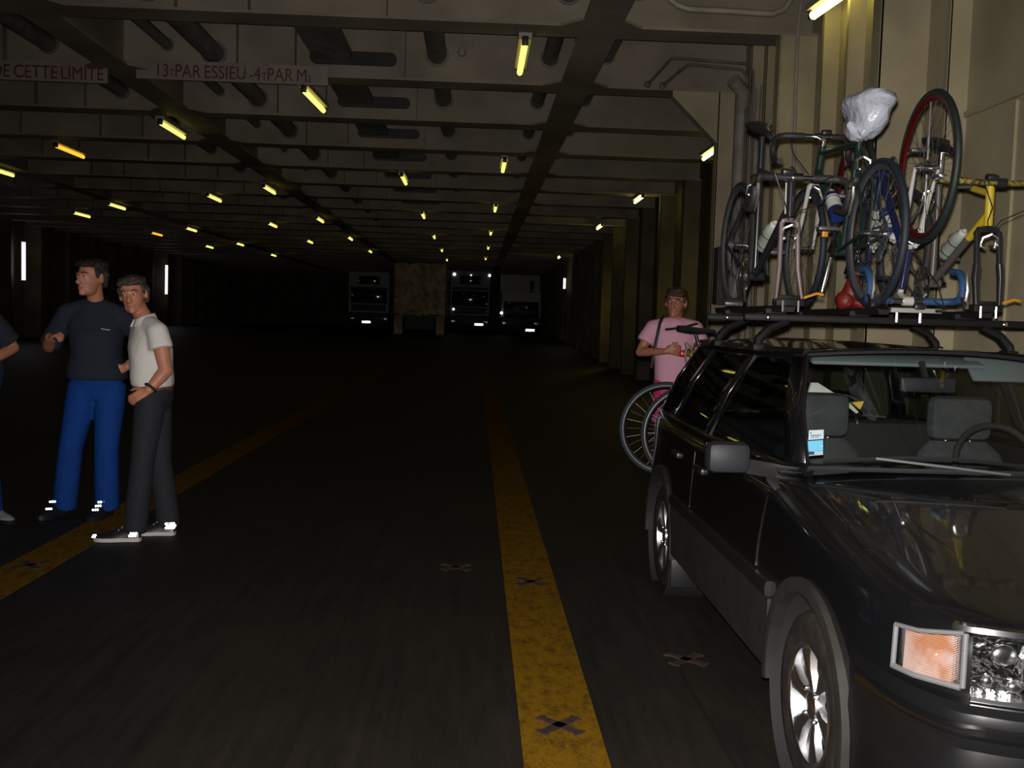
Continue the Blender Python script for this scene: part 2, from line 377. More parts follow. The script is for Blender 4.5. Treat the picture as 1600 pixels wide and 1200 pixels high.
lashing(874, 1133, 'rusty cross shaped lashing point on the wide yellow line near the photo bottom')
lashing(829, 909, 'rusty lashing point on the wide yellow line level with the rear car wheel')
lashing(712, 886, 'dark lashing point on bare floor left of the wide yellow line')
lashing(1072, 1030, 'dark lashing point on bare floor beside the front car wheel')
lashing(48, 883, 'dark lashing point on the yellow line in front of the men')

mb = MB(); mb.span((XL, YF, DZ), (4.72, YB, DZ + .1)); struct(mb, 'ceiling', M['deckhead'], 'dark steel deck plate above the beams', 'ceiling')
YE, XW = 13.32, 4.62                              # the casing by the car ends here; beyond it the ship's side lies further out
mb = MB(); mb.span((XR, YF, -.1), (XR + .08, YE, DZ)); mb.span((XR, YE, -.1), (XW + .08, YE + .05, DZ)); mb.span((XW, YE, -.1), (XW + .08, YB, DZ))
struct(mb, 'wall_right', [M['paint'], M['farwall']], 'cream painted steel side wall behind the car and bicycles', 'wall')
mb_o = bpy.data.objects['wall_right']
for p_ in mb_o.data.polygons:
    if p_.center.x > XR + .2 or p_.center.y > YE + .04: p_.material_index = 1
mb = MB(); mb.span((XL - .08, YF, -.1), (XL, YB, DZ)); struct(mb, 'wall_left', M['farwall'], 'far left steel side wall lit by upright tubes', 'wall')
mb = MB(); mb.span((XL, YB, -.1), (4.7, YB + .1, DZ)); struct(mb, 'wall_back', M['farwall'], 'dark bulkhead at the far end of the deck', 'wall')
mb = MB(); mb.span((XL, YF - .1, -.1), (XR, YF, DZ)); struct(mb, 'wall_front', M['paint'], 'bulkhead behind the viewer', 'wall')

GIRD = (-10.4, -4.6, 1.2)
nb = int((YB - Y0) / FR)
for i in range(-4, nb + 1):
    y = Y0 + i * FR; wb = y + .2; m_ = MB()
    x1 = XR if i <= 1 else 4.62
    m_.span((XL, y, BZ), (x1, y + .40, BZ + .03))                              # bottom flange
    m_.span((XL, wb - .01, BZ + .03), (x1, wb + .01, DZ))                      # web plate
    if i >= -1 and i < 14:
        for g in GIRD:                                                         # tapered web stiffeners
            for dx in (-2.2, -1.46, 1.46, 2.2):
                x = g + dx
                if x > 2.6 or abs(x - 2.66) < .01: continue
                if g == 1.2 and dx in (1.46, -1.46): continue
                m_.prism([(x - .006, y + .06, BZ + .03), (x - .006, wb, BZ + .03), (x - .006, wb, DZ), (x - .006, wb - .16, DZ), (x - .006, wb - .14, BZ + .3)], (.012, 0, 0))
    lab = 'white steel cross beam of the deckhead, ' + (WORD[i] + ' in view from the camera' if i >= 0 else 'above and behind the viewer')
    struct(m_, 'ceiling_beam', M['beam'], lab, 'ceiling beam')
for g, nm in zip(GIRD, ('far left', 'left', 'right')):
    m_ = MB(); m_.span((g - .2, YF, BZ - .004), (g + .2, YB, BZ + .026)); m_.span((g - .01, YF, BZ + .03), (g + .01, YB, DZ))
    for i in range(-1, 12):                                                    # flared brackets where beams cross
        yb = Y0 + i * FR + .2
        for sg in (-1, 1):
            m_.prism([(g + sg * .2, yb - .2, BZ - .003), (g + sg * .42, yb - .2, BZ - .003), (g + sg * .2, yb - .45, BZ - .003)], (0, 0, .028))
    struct(m_, 'ceiling_girder', M['beam'], f'long fore and aft deckhead girder, the {nm} one', 'ceiling girder')

# side wall framing: deep columns at the frames, shallow stiffeners between
for i in range(-4, nb + 1):
    y = Y0 + i * FR
    if y < 7: continue
    m_ = MB()
    if i > 1:
        m_.span((XW - .36, y, 0), (XW, y + .03, BZ)); m_.span((XW - .365, y, 0), (XW - .345, y + .16, BZ))
    else:
        m_.span((XR - .38, y, 0), (XR, y + .03, BZ)); m_.span((XR - .385, y - .0, 0), (XR - .365, y + .16, BZ))
    if i == 1:
        m_.prism([(XR - .38, y + .005, BZ), (XR - .98, y + .005, BZ), (XR - .98, y + .005, BZ - .06), (XR - .38, y + .005, BZ - .62)], (0, .02, 0))
        m_.bar((XR - .98, y + .05, BZ - .06), (XR - .38, y + .05, BZ - .64), .14, .02)
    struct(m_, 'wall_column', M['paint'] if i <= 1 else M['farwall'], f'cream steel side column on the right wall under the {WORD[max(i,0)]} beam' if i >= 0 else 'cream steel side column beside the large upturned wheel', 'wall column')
m_ = MB()
for i in range(-1, nb + 1):
    for k in (1, 2, 3):
        y = Y0 + i * FR + k * FR / 4 - (0 if i >= 0 else 0)
        if 7.0 < y < 12.9 and not (7.7 < y < 7.9): m_.span((XR - .15, y, 0), (XR, y + .015, DZ)); m_.span((XR - .155, y, 0), (XR - .14, y + .06, DZ))
m_.span((XR - .15, 7.12, 0), (XR, 7.135, DZ)); m_.span((XR - .155, 7.12, 0), (XR - .14, 7.17, DZ))
m_.span((XR - .03, 1, 3.02), (XR, 7.1, 3.06)); m_.span((XR - .02, 6.42, 0), (XR, 6.44, 3.0))
struct(m_, 'trim_1', M['paint'], 'shallow upright stiffeners of the right wall', 'wall stiffener')
m_ = MB()
for i in range(0, nb + 1):
    y = Y0 + i * FR
    if y > 16: m_.span((XL, y, 0), (XL + .7, y + .03, BZ)); m_.span((XL + .68, y, 0), (XL + .7, y + .25, BZ)); m_.span((XL, y + FR / 2, 0), (XL + .2, y + FR / 2 + .02, DZ))
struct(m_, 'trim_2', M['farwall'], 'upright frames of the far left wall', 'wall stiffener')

# ---- pipes, cables and fittings under the deck above
def zat(px, py, Y): p = at(px, py, Y); return p.x, p.z
Y2 = Y0 + FR + .2
pipes = [((683, 86), .125, 'fat grey pipe under the deckhead above the wide yellow line'),
         ((859, 92), .10, 'grey pipe under the deckhead just left of the right girder'),
         ((335, 84), .13, 'fat dark pipe under the deckhead above the red axle load sign'),
         ((262, 70), .07, 'thin dark pipe under the deckhead between left girder and the red axle load sign'),
         ((76, 68), .11, 'dark pipe under the deckhead left of the left girder'),
         ((948, 88), .09, 'grey pipe under the deckhead just right of the right girder')]
for (px, py), r, lab in pipes:
    x, z = zat(px, py, Y2); m_ = MB(); m_.tube([(x, 4, z), (x, 62, z)], r, 12)
    for i in range(0, 8):
        yb = Y0 + i * FR + .2; m_.lathe([(r, -.03), (r * 1.28, -.03), (r * 1.28, -.012), (r, -.012)], (x, yb, z), (0, 1, 0), 16)
    tag(m_.build('ceiling_pipe', M['pipe']), lab, 'pipe', 'fore and aft pipes under the deckhead')
def tray(pxa, pxb, py, lab):
    xa, z = zat(pxa, py, Y2); xb, _ = zat(pxb, py, Y2); t = thing('ceiling_cable_tray', lab, 'cable tray', ((xa + xb) / 2, 4, z))
    h = (xb - xa) / 2; m_ = MB(); m_.span((-h, 0, -.02), (h, 58, 0)); m_.span((-h, 0, 0), (-h + .01, 58, .08)); m_.span((h - .01, 0, 0), (h, 58, .08)); m_.build('tray', M['pipe'], t)
    m_ = MB()
    for k in range(7):
        xx = -h + .08 + k * (2 * h - .16) / 6; m_.tube([(xx, 0, .05 + .01 * (k % 3)), (xx, 58, .05 + .012 * ((k + 1) % 3))], .045, 6)
    m_.build('cable_bundle', M['cable'], t)
    for i in range(1, 8):
        yb = Y0 + i * FR + .2 - 4; hw = .56; m_ = MB()
        out = [V((.25 + sx * (hw - .085) + .085 * math.cos(a), yb - .05, .085 * math.sin(a) + .02)) for sx, a0 in ((1, -PI / 2), (-1, PI / 2)) for a in [a0 + PI * k / 8 for k in range(9)]]
        m_.prism(out, (0, .04, 0)); m_.build('cable_transit', M['cable'], t)
    return t
tray(492, 552, 92, 'wide tray of black cables under the deckhead right of the red axle load sign')
# bell shaped fitting and hanging sprinkler beside the fat pipe
x, z = zat(722, 72, Y2 - .3)
t = thing('ceiling_sprinkler', 'small brass sprinkler head with two side lugs under the deckhead', 'sprinkler', (x, Y2 - .3, z))
m_ = MB(); m_.tube([(0, 0, .0), (0, 0, .9)], .02, 8); m_.lathe([(.02, .0), (.055, -.06), (.045, -.12), (.01, -.13)], (0, 0, 0), (0, 0, 1), 12); m_.build('head', M['brass'] if 'brass' in M else M['palepipe'], t)
for sg in (-1, 1):
    m_ = MB(); m_.tube(arc((sg * .09, 0, .02), .045, 0, 2 * PI, 14, (1, 0, 0), (0, 0, 1)), .009, 6); m_.build('lug', M['palepipe'], t)
# pipes by the right hand column
p = [at(q[0], q[1], Y0 - .22) for q in ((1046, -2), (1058, 8), (1075, 14), (1150, 18), (1205, 22), (1224, 16), (1236, 0), (1240, -25))]
m_ = MB(); m_.tube(p, .032, 10); tag(m_.build('ceiling_pipe', M['palepipe']), 'cream pipe bent in front of the nearest beam at the top right', 'pipe')
m_ = MB(); yc = Y0 - .05
m_.tube([at(1256, -20, yc), at(1247, 40, yc), at(1243, 150, yc), at(1240, 280, yc), V((at(1240, 280, yc).x, yc, 0))], .02, 8)
tag(m_.build('conduit', M['palepipe']), 'thin cream conduit running up the face of the nearest right column', 'conduit')
yc = Y0 + FR
for k, (a, b) in enumerate((((1012, 132), (1048, 92)), ((1035, 134), (1073, 102)))):
    pa, pb = at(*a, yc), at(*b, yc - .75)
    m_ = MB(); e = at(1170 - 10 * k, 100 + 9 * k, yc - .7); e2 = at(1177 - 10 * k, 112 + 9 * k, yc - .7); e3 = at(1174 - 10 * k, 230, yc - .7)
    m_.tube([pa, pb, pb + V((.06, -.05, .0)), e, e2, e3, V((e3.x, e3.y, 1.8))], .018, 8); m_.ell(pa, (.045, .045, .045))
    tag(m_.build('ceiling_conduit', M['pipe']), ['left', 'right'][k] + ' one of two bent conduits hanging at the second beam by the right column', 'conduit')
xa = at(1153, 300, 12.5)
m_ = MB(); m_.tube([(xa.x, 12.5, 0), (xa.x, 12.5, 4.1), (xa.x - .05, 12.3, 4.35), (xa.x - .2, 12.2, 4.45)], .085, 14)
tag(m_.build('wall_pipe', M['palepipe']), 'fat cream pipe standing upright beside the second right column', 'pipe')
xa = at(1178, 300, 12.2)
m_ = MB(); m_.tube([(xa.x, 12.2, 0), (xa.x, 12.2, 4.4)], .035, 10)
tag(m_.build('wall_pipe', M['palepipe']), 'slim cream pipe standing upright right of the fat one on the right wall', 'pipe')
a, b = at(1119, 386, 12.9), at(1182, 478, 12.9)
t = thing('switch_box', 'dark steel switch box on the right wall left of the bicycles', 'switch box', ((a.x + b.x) / 2, 12.9, (a.z + b.z) / 2))
m_ = MB(); m_.box((0, 0, 0), (b.x - a.x, .25, a.z - b.z), bev=.015); m_.build('case', M['boxdark'], t)
m_ = MB(); m_.box((-.02, -.14, 0), (b.x - a.x - .08, .02, a.z - b.z - .1), bev=.008); m_.build('door', M['boxdark'], t)
for dz in (.06, -.02):
    m_ = MB(); m_.box((-.1, -.155, dz), (.07, .02, .025)); tag(m_.build('label_plate', M['orange'], t), 'orange label plate')

# ---- lamps
NL = 0
def lamp(p, d, L, lab, mtube='tube', group='tube lamps under the deckhead', r=.035):
    d = V(d).normalized(); t = thing('wall_lamp' if 'wall' in lab else 'ceiling_lamp', lab, 'lamp', p, group=group)
    up = V((0, 0, 1)) if abs(d.z) < .8 else V((-1 if p[0] > 0 else 1, 0, 0))
    back = up if abs(d.z) < .8 else -V((-1 if p[0] > 0 else 1, 0, 0))
    m_ = MB(); m_.bar(-d * (L / 2) + back * .075, d * (L / 2) + back * .075, .14, .06, up); m_.build('housing', M['fixture'], t)
    m_ = MB(); m_.tube([-d * (L / 2 - .04), d * (L / 2 - .04)], r, 10); m_.build('tube', M[mtube], t)
    for sg in (-1, 1):
        m_ = MB(); m_.box(d * (sg * (L / 2 - .02)) + back * .02, (.07, .07, .09), bev=.01); m_.build('end_cap', M['cable'], t)
LZ = 4.40
rows = {
 'above the wide yellow line': [(816, 92), (787, 260), (774, 326), (767, 364), (763, 387), (759, 404)],
 'just left of the wide yellow line': [(491, 158), (631, 281), (661, 337), (678, 370), (690, 391), (698, 406)],
 'beside the left girder': [(270, 204), (421, 297), (500, 344), (547, 373), (578, 393)],
 'one left of the left girder': [(110, 237), (335, 310), (426, 352), (484, 378)],
 'two left of the left girder': [(183, 323), (299, 359), (375, 382), (427, 399)],
 'farthest to the left': [(0, 268), (128, 336), (245, 366), (327, 386)],
}
for nm, pts in rows.items():
    for k, (px, py) in enumerate(pts):
        p = atz(px, py, LZ)
        lamp(p, (0, 1, 0) if (px, py) != (491, 158) else (.05, 1, 0), 1.36, f'ceiling lamp {ORD[k]} in the row {nm}', 'tube_orange' if (px, py) in ((110, 237), (245, 366)) else 'tube', 'tube lamps in the row ' + nm)
for k, (px, py) in enumerate([(1111, 240), (998, 312), (937, 355), (874, 402)]):
    p = atz(px, py, LZ); lamp(p, (0, 1, 0), 1.2, f'ceiling lamp {ORD[k]} in the row farthest to the right', 'tube_bright', group='tube lamps in the row farthest to the right')
pa, pb = at(1268, 26, 9.75), at(1350, -32, 8.75)
lamp((pa + pb) / 2, pb - pa, (pb - pa).length, 'large bright tube lamp high on the right wall above the bicycles', 'tube_bright', r=.042)
for (px, py, lab) in ((37, 408, 'upright white tube lamp on the left wall left of the men'), (260, 437, 'upright white tube lamp on the left wall right of the white shirted man')):
    lamp(atx(px, py, XL + .85 if px < 100 else XL + .85), (0, 0, 1), 1.45 if px < 100 else 1.6, lab, 'tube_white', 'upright tube lamps on the left wall', r=.06)
for i_, zz in ((3, 2.15), (4, 1.95), (8, 1.9), (6, 2.6)):
    yy = Y0 + i_ * FR + 1.22; lamp((4.575, yy, zz), (0, 0, 1), 1.25 if i_ != 6 else .5, f'upright yellow tube lamp behind the {WORD[i_]} frame of the right wall, lighting the next frame', 'tube_side', 'upright lamps of the right wall', r=.03)
lamp(atx(882, 443, 4.1), (0, 0, 1), .55, 'short upright tube lamp on the right wall near the parked trucks', 'tube_white', 'upright lamp by the trucks', r=.05)

# ---- painted load signs on the second beam
def text_mesh(s, size, sx=1.0):
    c = bpy.data.curves.new('lettering', 'FONT'); c.body = s; c.size = size; c.extrude = .002; c.offset = 0
    o = bpy.data.objects.new('lettering', c); C.objects.link(o)
    dg = bpy.context.evaluated_depsgraph_get(); dg.update(); me = bpy.data.meshes.new_from_object(o.evaluated_get(dg))
    bpy.data.objects.remove(o); bpy.data.curves.remove(c)
    for v in me.vertices: v.co.x *= sx
    return me
def lettering(pieces, width, m, parent, loc):       # pieces: (text, relative size, baseline)
    vs, fs, x = [], [], 0
    for s, k, bl in pieces:
        me = text_mesh(s, k); mx = max((v.co.x for v in me.vertices)); mn = min((v.co.x for v in me.vertices)); o_ = len(vs)
        vs += [V((v.co.x - mn + x, v.co.z, v.co.y + bl)) for v in me.vertices]; fs += [[i + o_ for i in p.vertices] for p in me.polygons]
        x += mx - mn + (.26 if s in GAP else .07); bpy.data.meshes.remove(me)
    kx = width[0] / (x - .07); kz = width[1] / .72
    mb_ = MB(); mb_.add([(p.x * kx, p.y * .8, p.z * kz) for p in vs], fs, False)
    o = mb_.build('lettering', m, parent); o.location = loc; return o
GAP = ('PAR', 'ESSIEU', ' PAR', 'DE', 'CETTE')
YS = Y0 + FR - .012
def sign(pxa, pya, pxb, pyb, ta, tb, pieces, lab):
    a, b = at(pxa, pya, YS), at(pxb, pyb, YS); t = thing('load_sign', lab, 'sign', (a.x, YS, a.z), group='painted load signs on the second beam')
    m_ = MB(); wd = b.x - a.x; ht = a.z - b.z + .0
    m_.span((0, 0, -.24), (wd, .008, 0)); m_.build('panel', M['signpanel'], t)
    l0, l1 = at(*ta, YS), at(*tb, YS)
    lettering(pieces, (l1.x - l0.x, .165), M['signred'], t, (l0.x - a.x, -.004, -.205))
sign(213, 92, 512, 128, (246, 120), (486, 122), [('13', 1, 0), ('T', .6, 0), ('PAR', 1, 0), ('ESSIEU', 1, 0), ('-4', 1, 0), ('T', .6, 0), ('PAR', 1, 0), ('M', 1, 0), ('2', .55, 0)], 'red lettered axle load sign painted on the second beam')
sign(-40, 92, 168, 120, (-12, 115), (162, 115), [('DE', 1, 0), ('CETTE', 1, 0), ('LIMITE', 1, 0)], 'red lettered limit sign on the second beam at the left edge of the photo')
# ------------------------------------------------------------------ the black estate car
CX, YFW, YRW, WR = 1.92, 3.10, 5.60, .30
car = thing('estate_car', 'black estate car carrying bicycles on its roof, parked by the right wall', 'car', (CX, 4.3, 0))
def cb(mb, name, m, label=None, parent=None, local=False, angle=35):     # car part: geometry given in deck coordinates
    if not local: mb.v = [(p[0] - CX, p[1] - 4.3, p[2]) for p in mb.v]
    o = mb.build(name, m, parent or car, angle); return tag(o, label)
HW = [(2.30, .50), (2.325, .60), (2.37, .70), (2.45, .77), (2.56, .81), (2.7, .832), (2.9, .845), (3.2, .85), (5.4, .85), (6.0, .83), (6.22, .79), (6.32, .72), (6.36, .60)]
TOP = [(2.30, .765), (2.37, .80), (2.46, .815), (2.7, .86), (3.1, .935), (3.55, 1.0), (3.62, .985), (6.36, .97)]
SHO = [(2.30, .755), (2.37, .775), (2.46, .79), (2.7, .815), (3.1, .875), (3.55, .94), (4.5, .945), (6.36, .945)]
def section(y):
    hw, t, s = interp(HW, y), interp(TOP, y), interp(SHO, y)
    h = [(.86 * hw, .20), (.95 * hw, .235), (.985 * hw, .30), (hw, .45), (hw, .60), (.995 * hw, .70), (.98 * hw, s - .05), (.962 * hw, s - .015), (.93 * hw, s + .12 * (t - s)), (.80 * hw, s + .5 * (t - s)), (.6 * hw, s + .78 * (t - s)), (.3 * hw, s + .95 * (t - s))]
    r = [V((CX + u, y, z)) for u, z in h] + [V((CX, y, t))] + [V((CX - u, y, z)) for u, z in h[::-1]]
    return r
sy = [2.30, 2.315, 2.34, 2.37, 2.41, 2.46, 2.52, 2.6, 2.7, 2.85, 3.0, 3.15, 3.3, 3.45, 3.55, 3.62, 3.8, 4.1, 4.4, 4.7, 5.0, 5.3, 5.6, 5.9, 6.1, 6.22, 6.3, 6.34, 6.36]
mb = MB(); mb.loft([section(y) for y in sy])
body = cb(mb, 'body', M['bodyblack'])
cut = MB()
for yw in (YFW, YRW):
    for sg in (-1, 1): cut.lathe([(.0005, -.16), (.352, -.16), (.352, .16), (.0005, .16)], (CX + sg * .76, yw, WR + .01), (1, 0, 0), 48)
cut.span((CX - .70, 3.82, .34), (CX + .70, 6.12, 1.1))
co = cut.build('cutter', M['bodyblack']); co.location = (-0, 0, 0)
body.parent = None; body.location = (CX, 4.3, 0)
bpy.context.view_layer.update()
bake(body, [('BOOLEAN', dict(object=co, operation='DIFFERENCE', solver='EXACT'))])
bpy.data.objects.remove(co); body.location = (0, 0, 0); body.parent = car
body.data.polygons.foreach_set('use_smooth', [True] * len(body.data.polygons)); body.data.set_sharp_from_angle(angle=math.radians(35))
body.data.materials.clear(); body.data.materials.append(M['bodyblack'])

# plan outline of the nose, for bumper, lamps and grille (offset u from the centre line, distance y)
NOSE = [(0, 2.285), (.30, 2.29), (.50, 2.30), (.60, 2.325), (.70, 2.37), (.77, 2.45), (.81, 2.56), (.832, 2.72), (.842, 2.80)]
def nose(u): return interp(NOSE, u)
def sweep(us, prof, sg=1, off=0.0, taper=False):       # prof: (outward offset, z) closed polygon carried along the nose outline
    rings = []
    pts = [V((u, interp(NOSE, u) if u < .83 else (2.72 + (u - .832) * 8), 0)) for u in us]
    for i, p in enumerate(pts):
        a, b = pts[max(0, i - 1)], pts[min(len(pts) - 1, i + 1)]; t = (b - a).normalized(); n = V((t.y, -t.x, 0))
        k_ = 1.0 if (p.x < .70 or not taper) else max(.12, 1 - .88 * (p.x - .70) / .125)
        rings.append([V((CX + sg * (p.x + n.x * (d * (k_ if d > 0 else 1) + off)), p.y + n.y * (d * (k_ if d > 0 else 1) + off), z)) for d, z in prof])
    return rings
bu = [0, .15, .3, .42, .5, .56, .61, .65, .69, .72, .75, .775, .795, .81, .822, .830, .8335]
mb = MB()
prof = [(-.02, .23), (.045, .25), (.07, .30), (.072, .44), (.06, .50), (.07, .525), (.078, .56), (.07, .592), (.05, .608), (-.02, .612)]
full = sweep(bu, prof, -1, taper=True)[::-1] + sweep(bu[1:], prof, 1, taper=True); mb.loft(full); cb(mb, 'front_bumper', M['bumper'], angle=28)
mb = MB()
prof = [(.069, .528), (.081, .545), (.081, .562), (.069, .578)]
full = sweep(bu[:-1], prof, -1, taper=True)[::-1] + sweep(bu[1:-1], prof, 1, taper=True); mb.loft(full); cb(mb, 'bumper_strip', M['bodyblack'], 'glossy rubbing strip')
mb = MB()
for k in range(5): 
    full = sweep([0, .1, .2, .3, .36], [(.0, .64 + k * .028), (.02, .645 + k * .028), (.02, .652 + k * .028), (0, .656 + k * .028)], -1)[::-1] + sweep([.1, .2, .3, .36], [(.0, .64 + k * .028), (.02, .645 + k * .028), (.02, .652 + k * .028), (0, .656 + k * .028)], 1)
    mb.loft(full)
cb(mb, 'grille', M['trimblack'])
for sg in (-1, 1):
    hl = [.40, .46, .52, .58, .64, .685]
    h = MB(); h.loft(sweep(hl, [(.004, .622), (.006, .775), (-.03, .77), (-.03, .63)], sg)); housing = cb(h, 'headlight', M['chrome'])
    g = MB(); c = V((CX + sg * .53, 2.33, .70))
    for du, dr in ((.0, .062),):
        g.lathe([(.012, .035), (dr * .6, .02), (dr, -.012), (dr + .006, -.014)], (CX + sg * .53, 2.305, .70), (0, 1, 0), 24)
    g.ell((CX + sg * .625, nose(.625) - .008, .728), (.034, .012, .026)); g.ell((CX + sg * .60, nose(.60) - .008, .655), (.022, .012, .016)); g.ell((CX + sg * .655, nose(.655) - .008, .66), (.016, .010, .014))
    g.v = [(x, y - .0, z) for x, y, z in g.v]
    cb(g, 'reflector', M['bright'], 'chrome reflector', housing)
    l = MB(); l.loft(sweep(hl, [(.032, .622), (.026, .775), (.022, .775), (.028, .622)], sg)); cb(l, 'lens', M['lens'], 'clear lens', housing)
    f = MB(); f.loft(sweep(hl, [(.0, .612), (.036, .612), (.036, .624), (.0, .624)], sg)); cb(f, 'chrome_strip', M['bright'], None, housing)
    il = [.698, .712, .726, .74, .755, .77, .782, .795]
    def isw(us, prof):                 # lamp whose top edge drops towards the wing
        rings = sweep(us, prof, sg)
        for u_, r_ in zip(us, rings):
            for p_ in r_: p_.z = .634 + (p_.z - .634) * (1 - .20 * (u_ - .698) / .097)
        return rings
    h = MB(); h.loft(isw(il, [(.0, .634), (.004, .634), (.004, .772), (.0, .772)])); ih = cb(h, 'indicator', M['bright'])
    l = MB(); l.loft(isw(il[1:-1], [(.006, .646), (.026, .643), (.022, .764), (.006, .764)])); cb(l, 'lens', M['amberlens'], 'ribbed pinkish amber lens', ih)
    b = MB(); b.ell((CX + sg * .742, nose(.742) - .006, .695), (.022, .012, .02)); cb(b, 'bulb', M['amberbulb'], None, ih)
    f = MB()
    f.tube([V(p) for p in [r[0] for r in isw(il, [(.024, .638)])]], .008, 8); f.tube([V(p) for p in [r[0] for r in isw(il, [(.02, .772)])]], .006, 8)
    for ue in (il[0], il[-1]):
        r = isw([ue - .01, ue, ue + .01], [(.022, .638), (.018, .772)])[1]; f.tube(r, .007, 8)
    cb(f, 'lamp_frame', M['lampgrey'], 'silver frame', ih)
# bonnet front lip catching the light
mb = MB(); r = sweep(bu[:10], [(.006, .765), (.016, .775), (.012, .788), (-.01, .79)], -1)[::-1] + sweep(bu[1:10], [(.006, .765), (.016, .775), (.012, .788), (-.01, .79)], 1); mb.loft(r); cb(mb, 'bonnet_lip', M['bodyblack'])

# side cladding, mouldings, arches, doors
for sg in (-1, 1):
    xo = CX + sg * .85
    m_ = MB(); m_.loft([[V((xo - sg * .02, y, .27)), V((xo + sg * .006, y, .29)), V((xo + sg * .012, y, .54)), V((xo - sg * .01, y, .545))] for y in (3.46, 4, 4.6, 5.24)]); cb(m_, 'side_cladding', M['dusty'], 'dusty grey lower cladding')
    m_ = MB(); m_.loft([[V((xo - sg * .01, y, .545)), V((xo + sg * .018, y, .55)), V((xo + sg * .022, y, .575)), V((xo + sg * .016, y, .60)), V((xo - sg * .01, y, .605))] for y in (3.47, 4, 4.6, 5.24)]); cb(m_, 'side_moulding', M['trimblack'])
    for yw in (YFW, YRW):
        rings = []
        for k in range(29):
            a = math.radians(-8 + 196 * k / 28); cy, cz = yw - math.cos(a) * 1, 0
            def P_(r, dx): return V((xo + sg * dx, yw + math.cos(a) * r, WR + .01 + math.sin(a) * r))
            rings.append([P_(.345, -.03), P_(.345, .012), P_(.362, .018), P_(.392, .012), P_(.395, -.03)])
        m_ = MB(); m_.loft(rings); cb(m_, 'wheel_arch', M['dusty'], 'dusty grey wheel arch lip')
        m_ = MB(); m_.lathe([(.350, -.0), (.350, .25)], (xo - sg * (.005 if sg > 0 else .005) - (.25 if sg > 0 else 0), yw, WR + .01), (1, 0, 0), 40); cb(m_, 'arch_liner', M['darkint'])
    # doors as slightly raised panels
    for nm, (ya, yb, yc, yd) in (('front_door', (3.66, 3.60, 4.80, 4.80)), ('rear_door', (4.825, 4.825, 5.24, 5.52))):
        m_ = MB(); rows_ = [(.612, 0), (.70, -.004), (.80, -.011), (.875, -.017), (.905, -.026)]
        rings = []
        for z, dx in rows_:
            t = (z - .612) / .293; y_a = ya + (yb - ya) * t * t; y_b = yc + (yd - yc) * t
            rings.append([V((xo + sg * (dx + .004), y_a + (y_b - y_a) * k / 8, z)) for k in range(9)] + [V((xo + sg * (dx - .02), y_a + (y_b - y_a) * k / 8, z)) for k in range(8, -1, -1)])
        m_.loft(rings, smooth=True); d_ = cb(m_, nm, M['bodyblack'])
        m_ = MB(); m_.box((xo + sg * -.004, (yc if nm == 'front_door' else 5.36) - .14, .82), (.03, .17, .035), bev=.012); cb(m_, 'handle', M['trimblack'], None, d_)
    # wheels
    for yw in (YFW, YRW):
        wc = V((xo - sg * .112, yw, WR)); t_ = MB()
        tp = [(.19, -.085), (.235, -.094), (.268, -.092), (.288, -.08), (.298, -.06), (.2995, -.03), (.30, 0), (.2995, .03), (.298, .06), (.288, .08), (.268, .092), (.235, .094), (.19, .085)]
        wheel = MB(); wheel.lathe([(r, h) for r, h in tp], wc, (1, 0, 0), 56, closed=True); tyre_o = cb(wheel, 'wheel', M['tyre'], 'dusty tyre')
        r_ = MB(); s1 = sg
        r_.lathe([(.196, s1 * .088), (.190, s1 * .092), (.178, s1 * .086), (.172, s1 * .06), (.165, s1 * .0), (.165, -s1 * .06)], wc, (1, 0, 0), 48)
        for k in range(6):                      # six broad spokes with round windows between them
            a = 2 * PI * k / 6 + .2; er = V((0, math.cos(a), math.sin(a))); et = V((0, -math.sin(a), math.cos(a))); ax_ = V((s1, 0, 0))
            sec = []
            for rr, wdt, h in ((.03, .026, .070), (.07, .026, .074), (.11, .030, .080), (.15, .046, .082), (.176, .062, .082)):
                c_ = wc + er * rr + ax_ * h; sec.append([c_ + et * wdt - ax_ * .02, c_ + et * wdt * .75 + ax_ * .0, c_ + ax_ * .006, c_ - et * wdt * .75, c_ - et * wdt - ax_ * .02])
            r_.loft(sec)
        rim = cb(r_, 'rim', M['alloy'], 'silver alloy rim', tyre_o)
        h_ = MB(); h_.lathe([(.0005, s1 * .086), (.03, s1 * .085), (.045, s1 * .078), (.05, s1 * .05)], wc, (1, 0, 0), 24); cb(h_, 'hub_cap', M['alloy'], None, tyre_o)
        for k in range(4):
            a = PI / 4 + k * PI / 2; b_ = MB(); b_.ell(wc + V((s1 * .078, math.cos(a) * .058, math.sin(a) * .058)), (.012, .009, .009)); cb(b_, 'wheel_bolt', M['bright'], None, tyre_o)
        d_ = MB(); d_.disc(wc + V((s1 * .02, 0, 0)), .135, (1, 0, 0), 32, .02); d_.disc(wc + V((-s1 * .05, 0, 0)), .185, (1, 0, 0), 32, .01); cb(d_, 'brake_disc', M['darkint'], None, tyre_o)
    # mud flap behind the front wheel is hidden; rear quarter flap
    m_ = MB(); m_.box((xo - sg * .09, YRW - .365, .20), (.17, .012, .20), bev=.005); cb(m_, 'mud_flap', M['trimblack'])

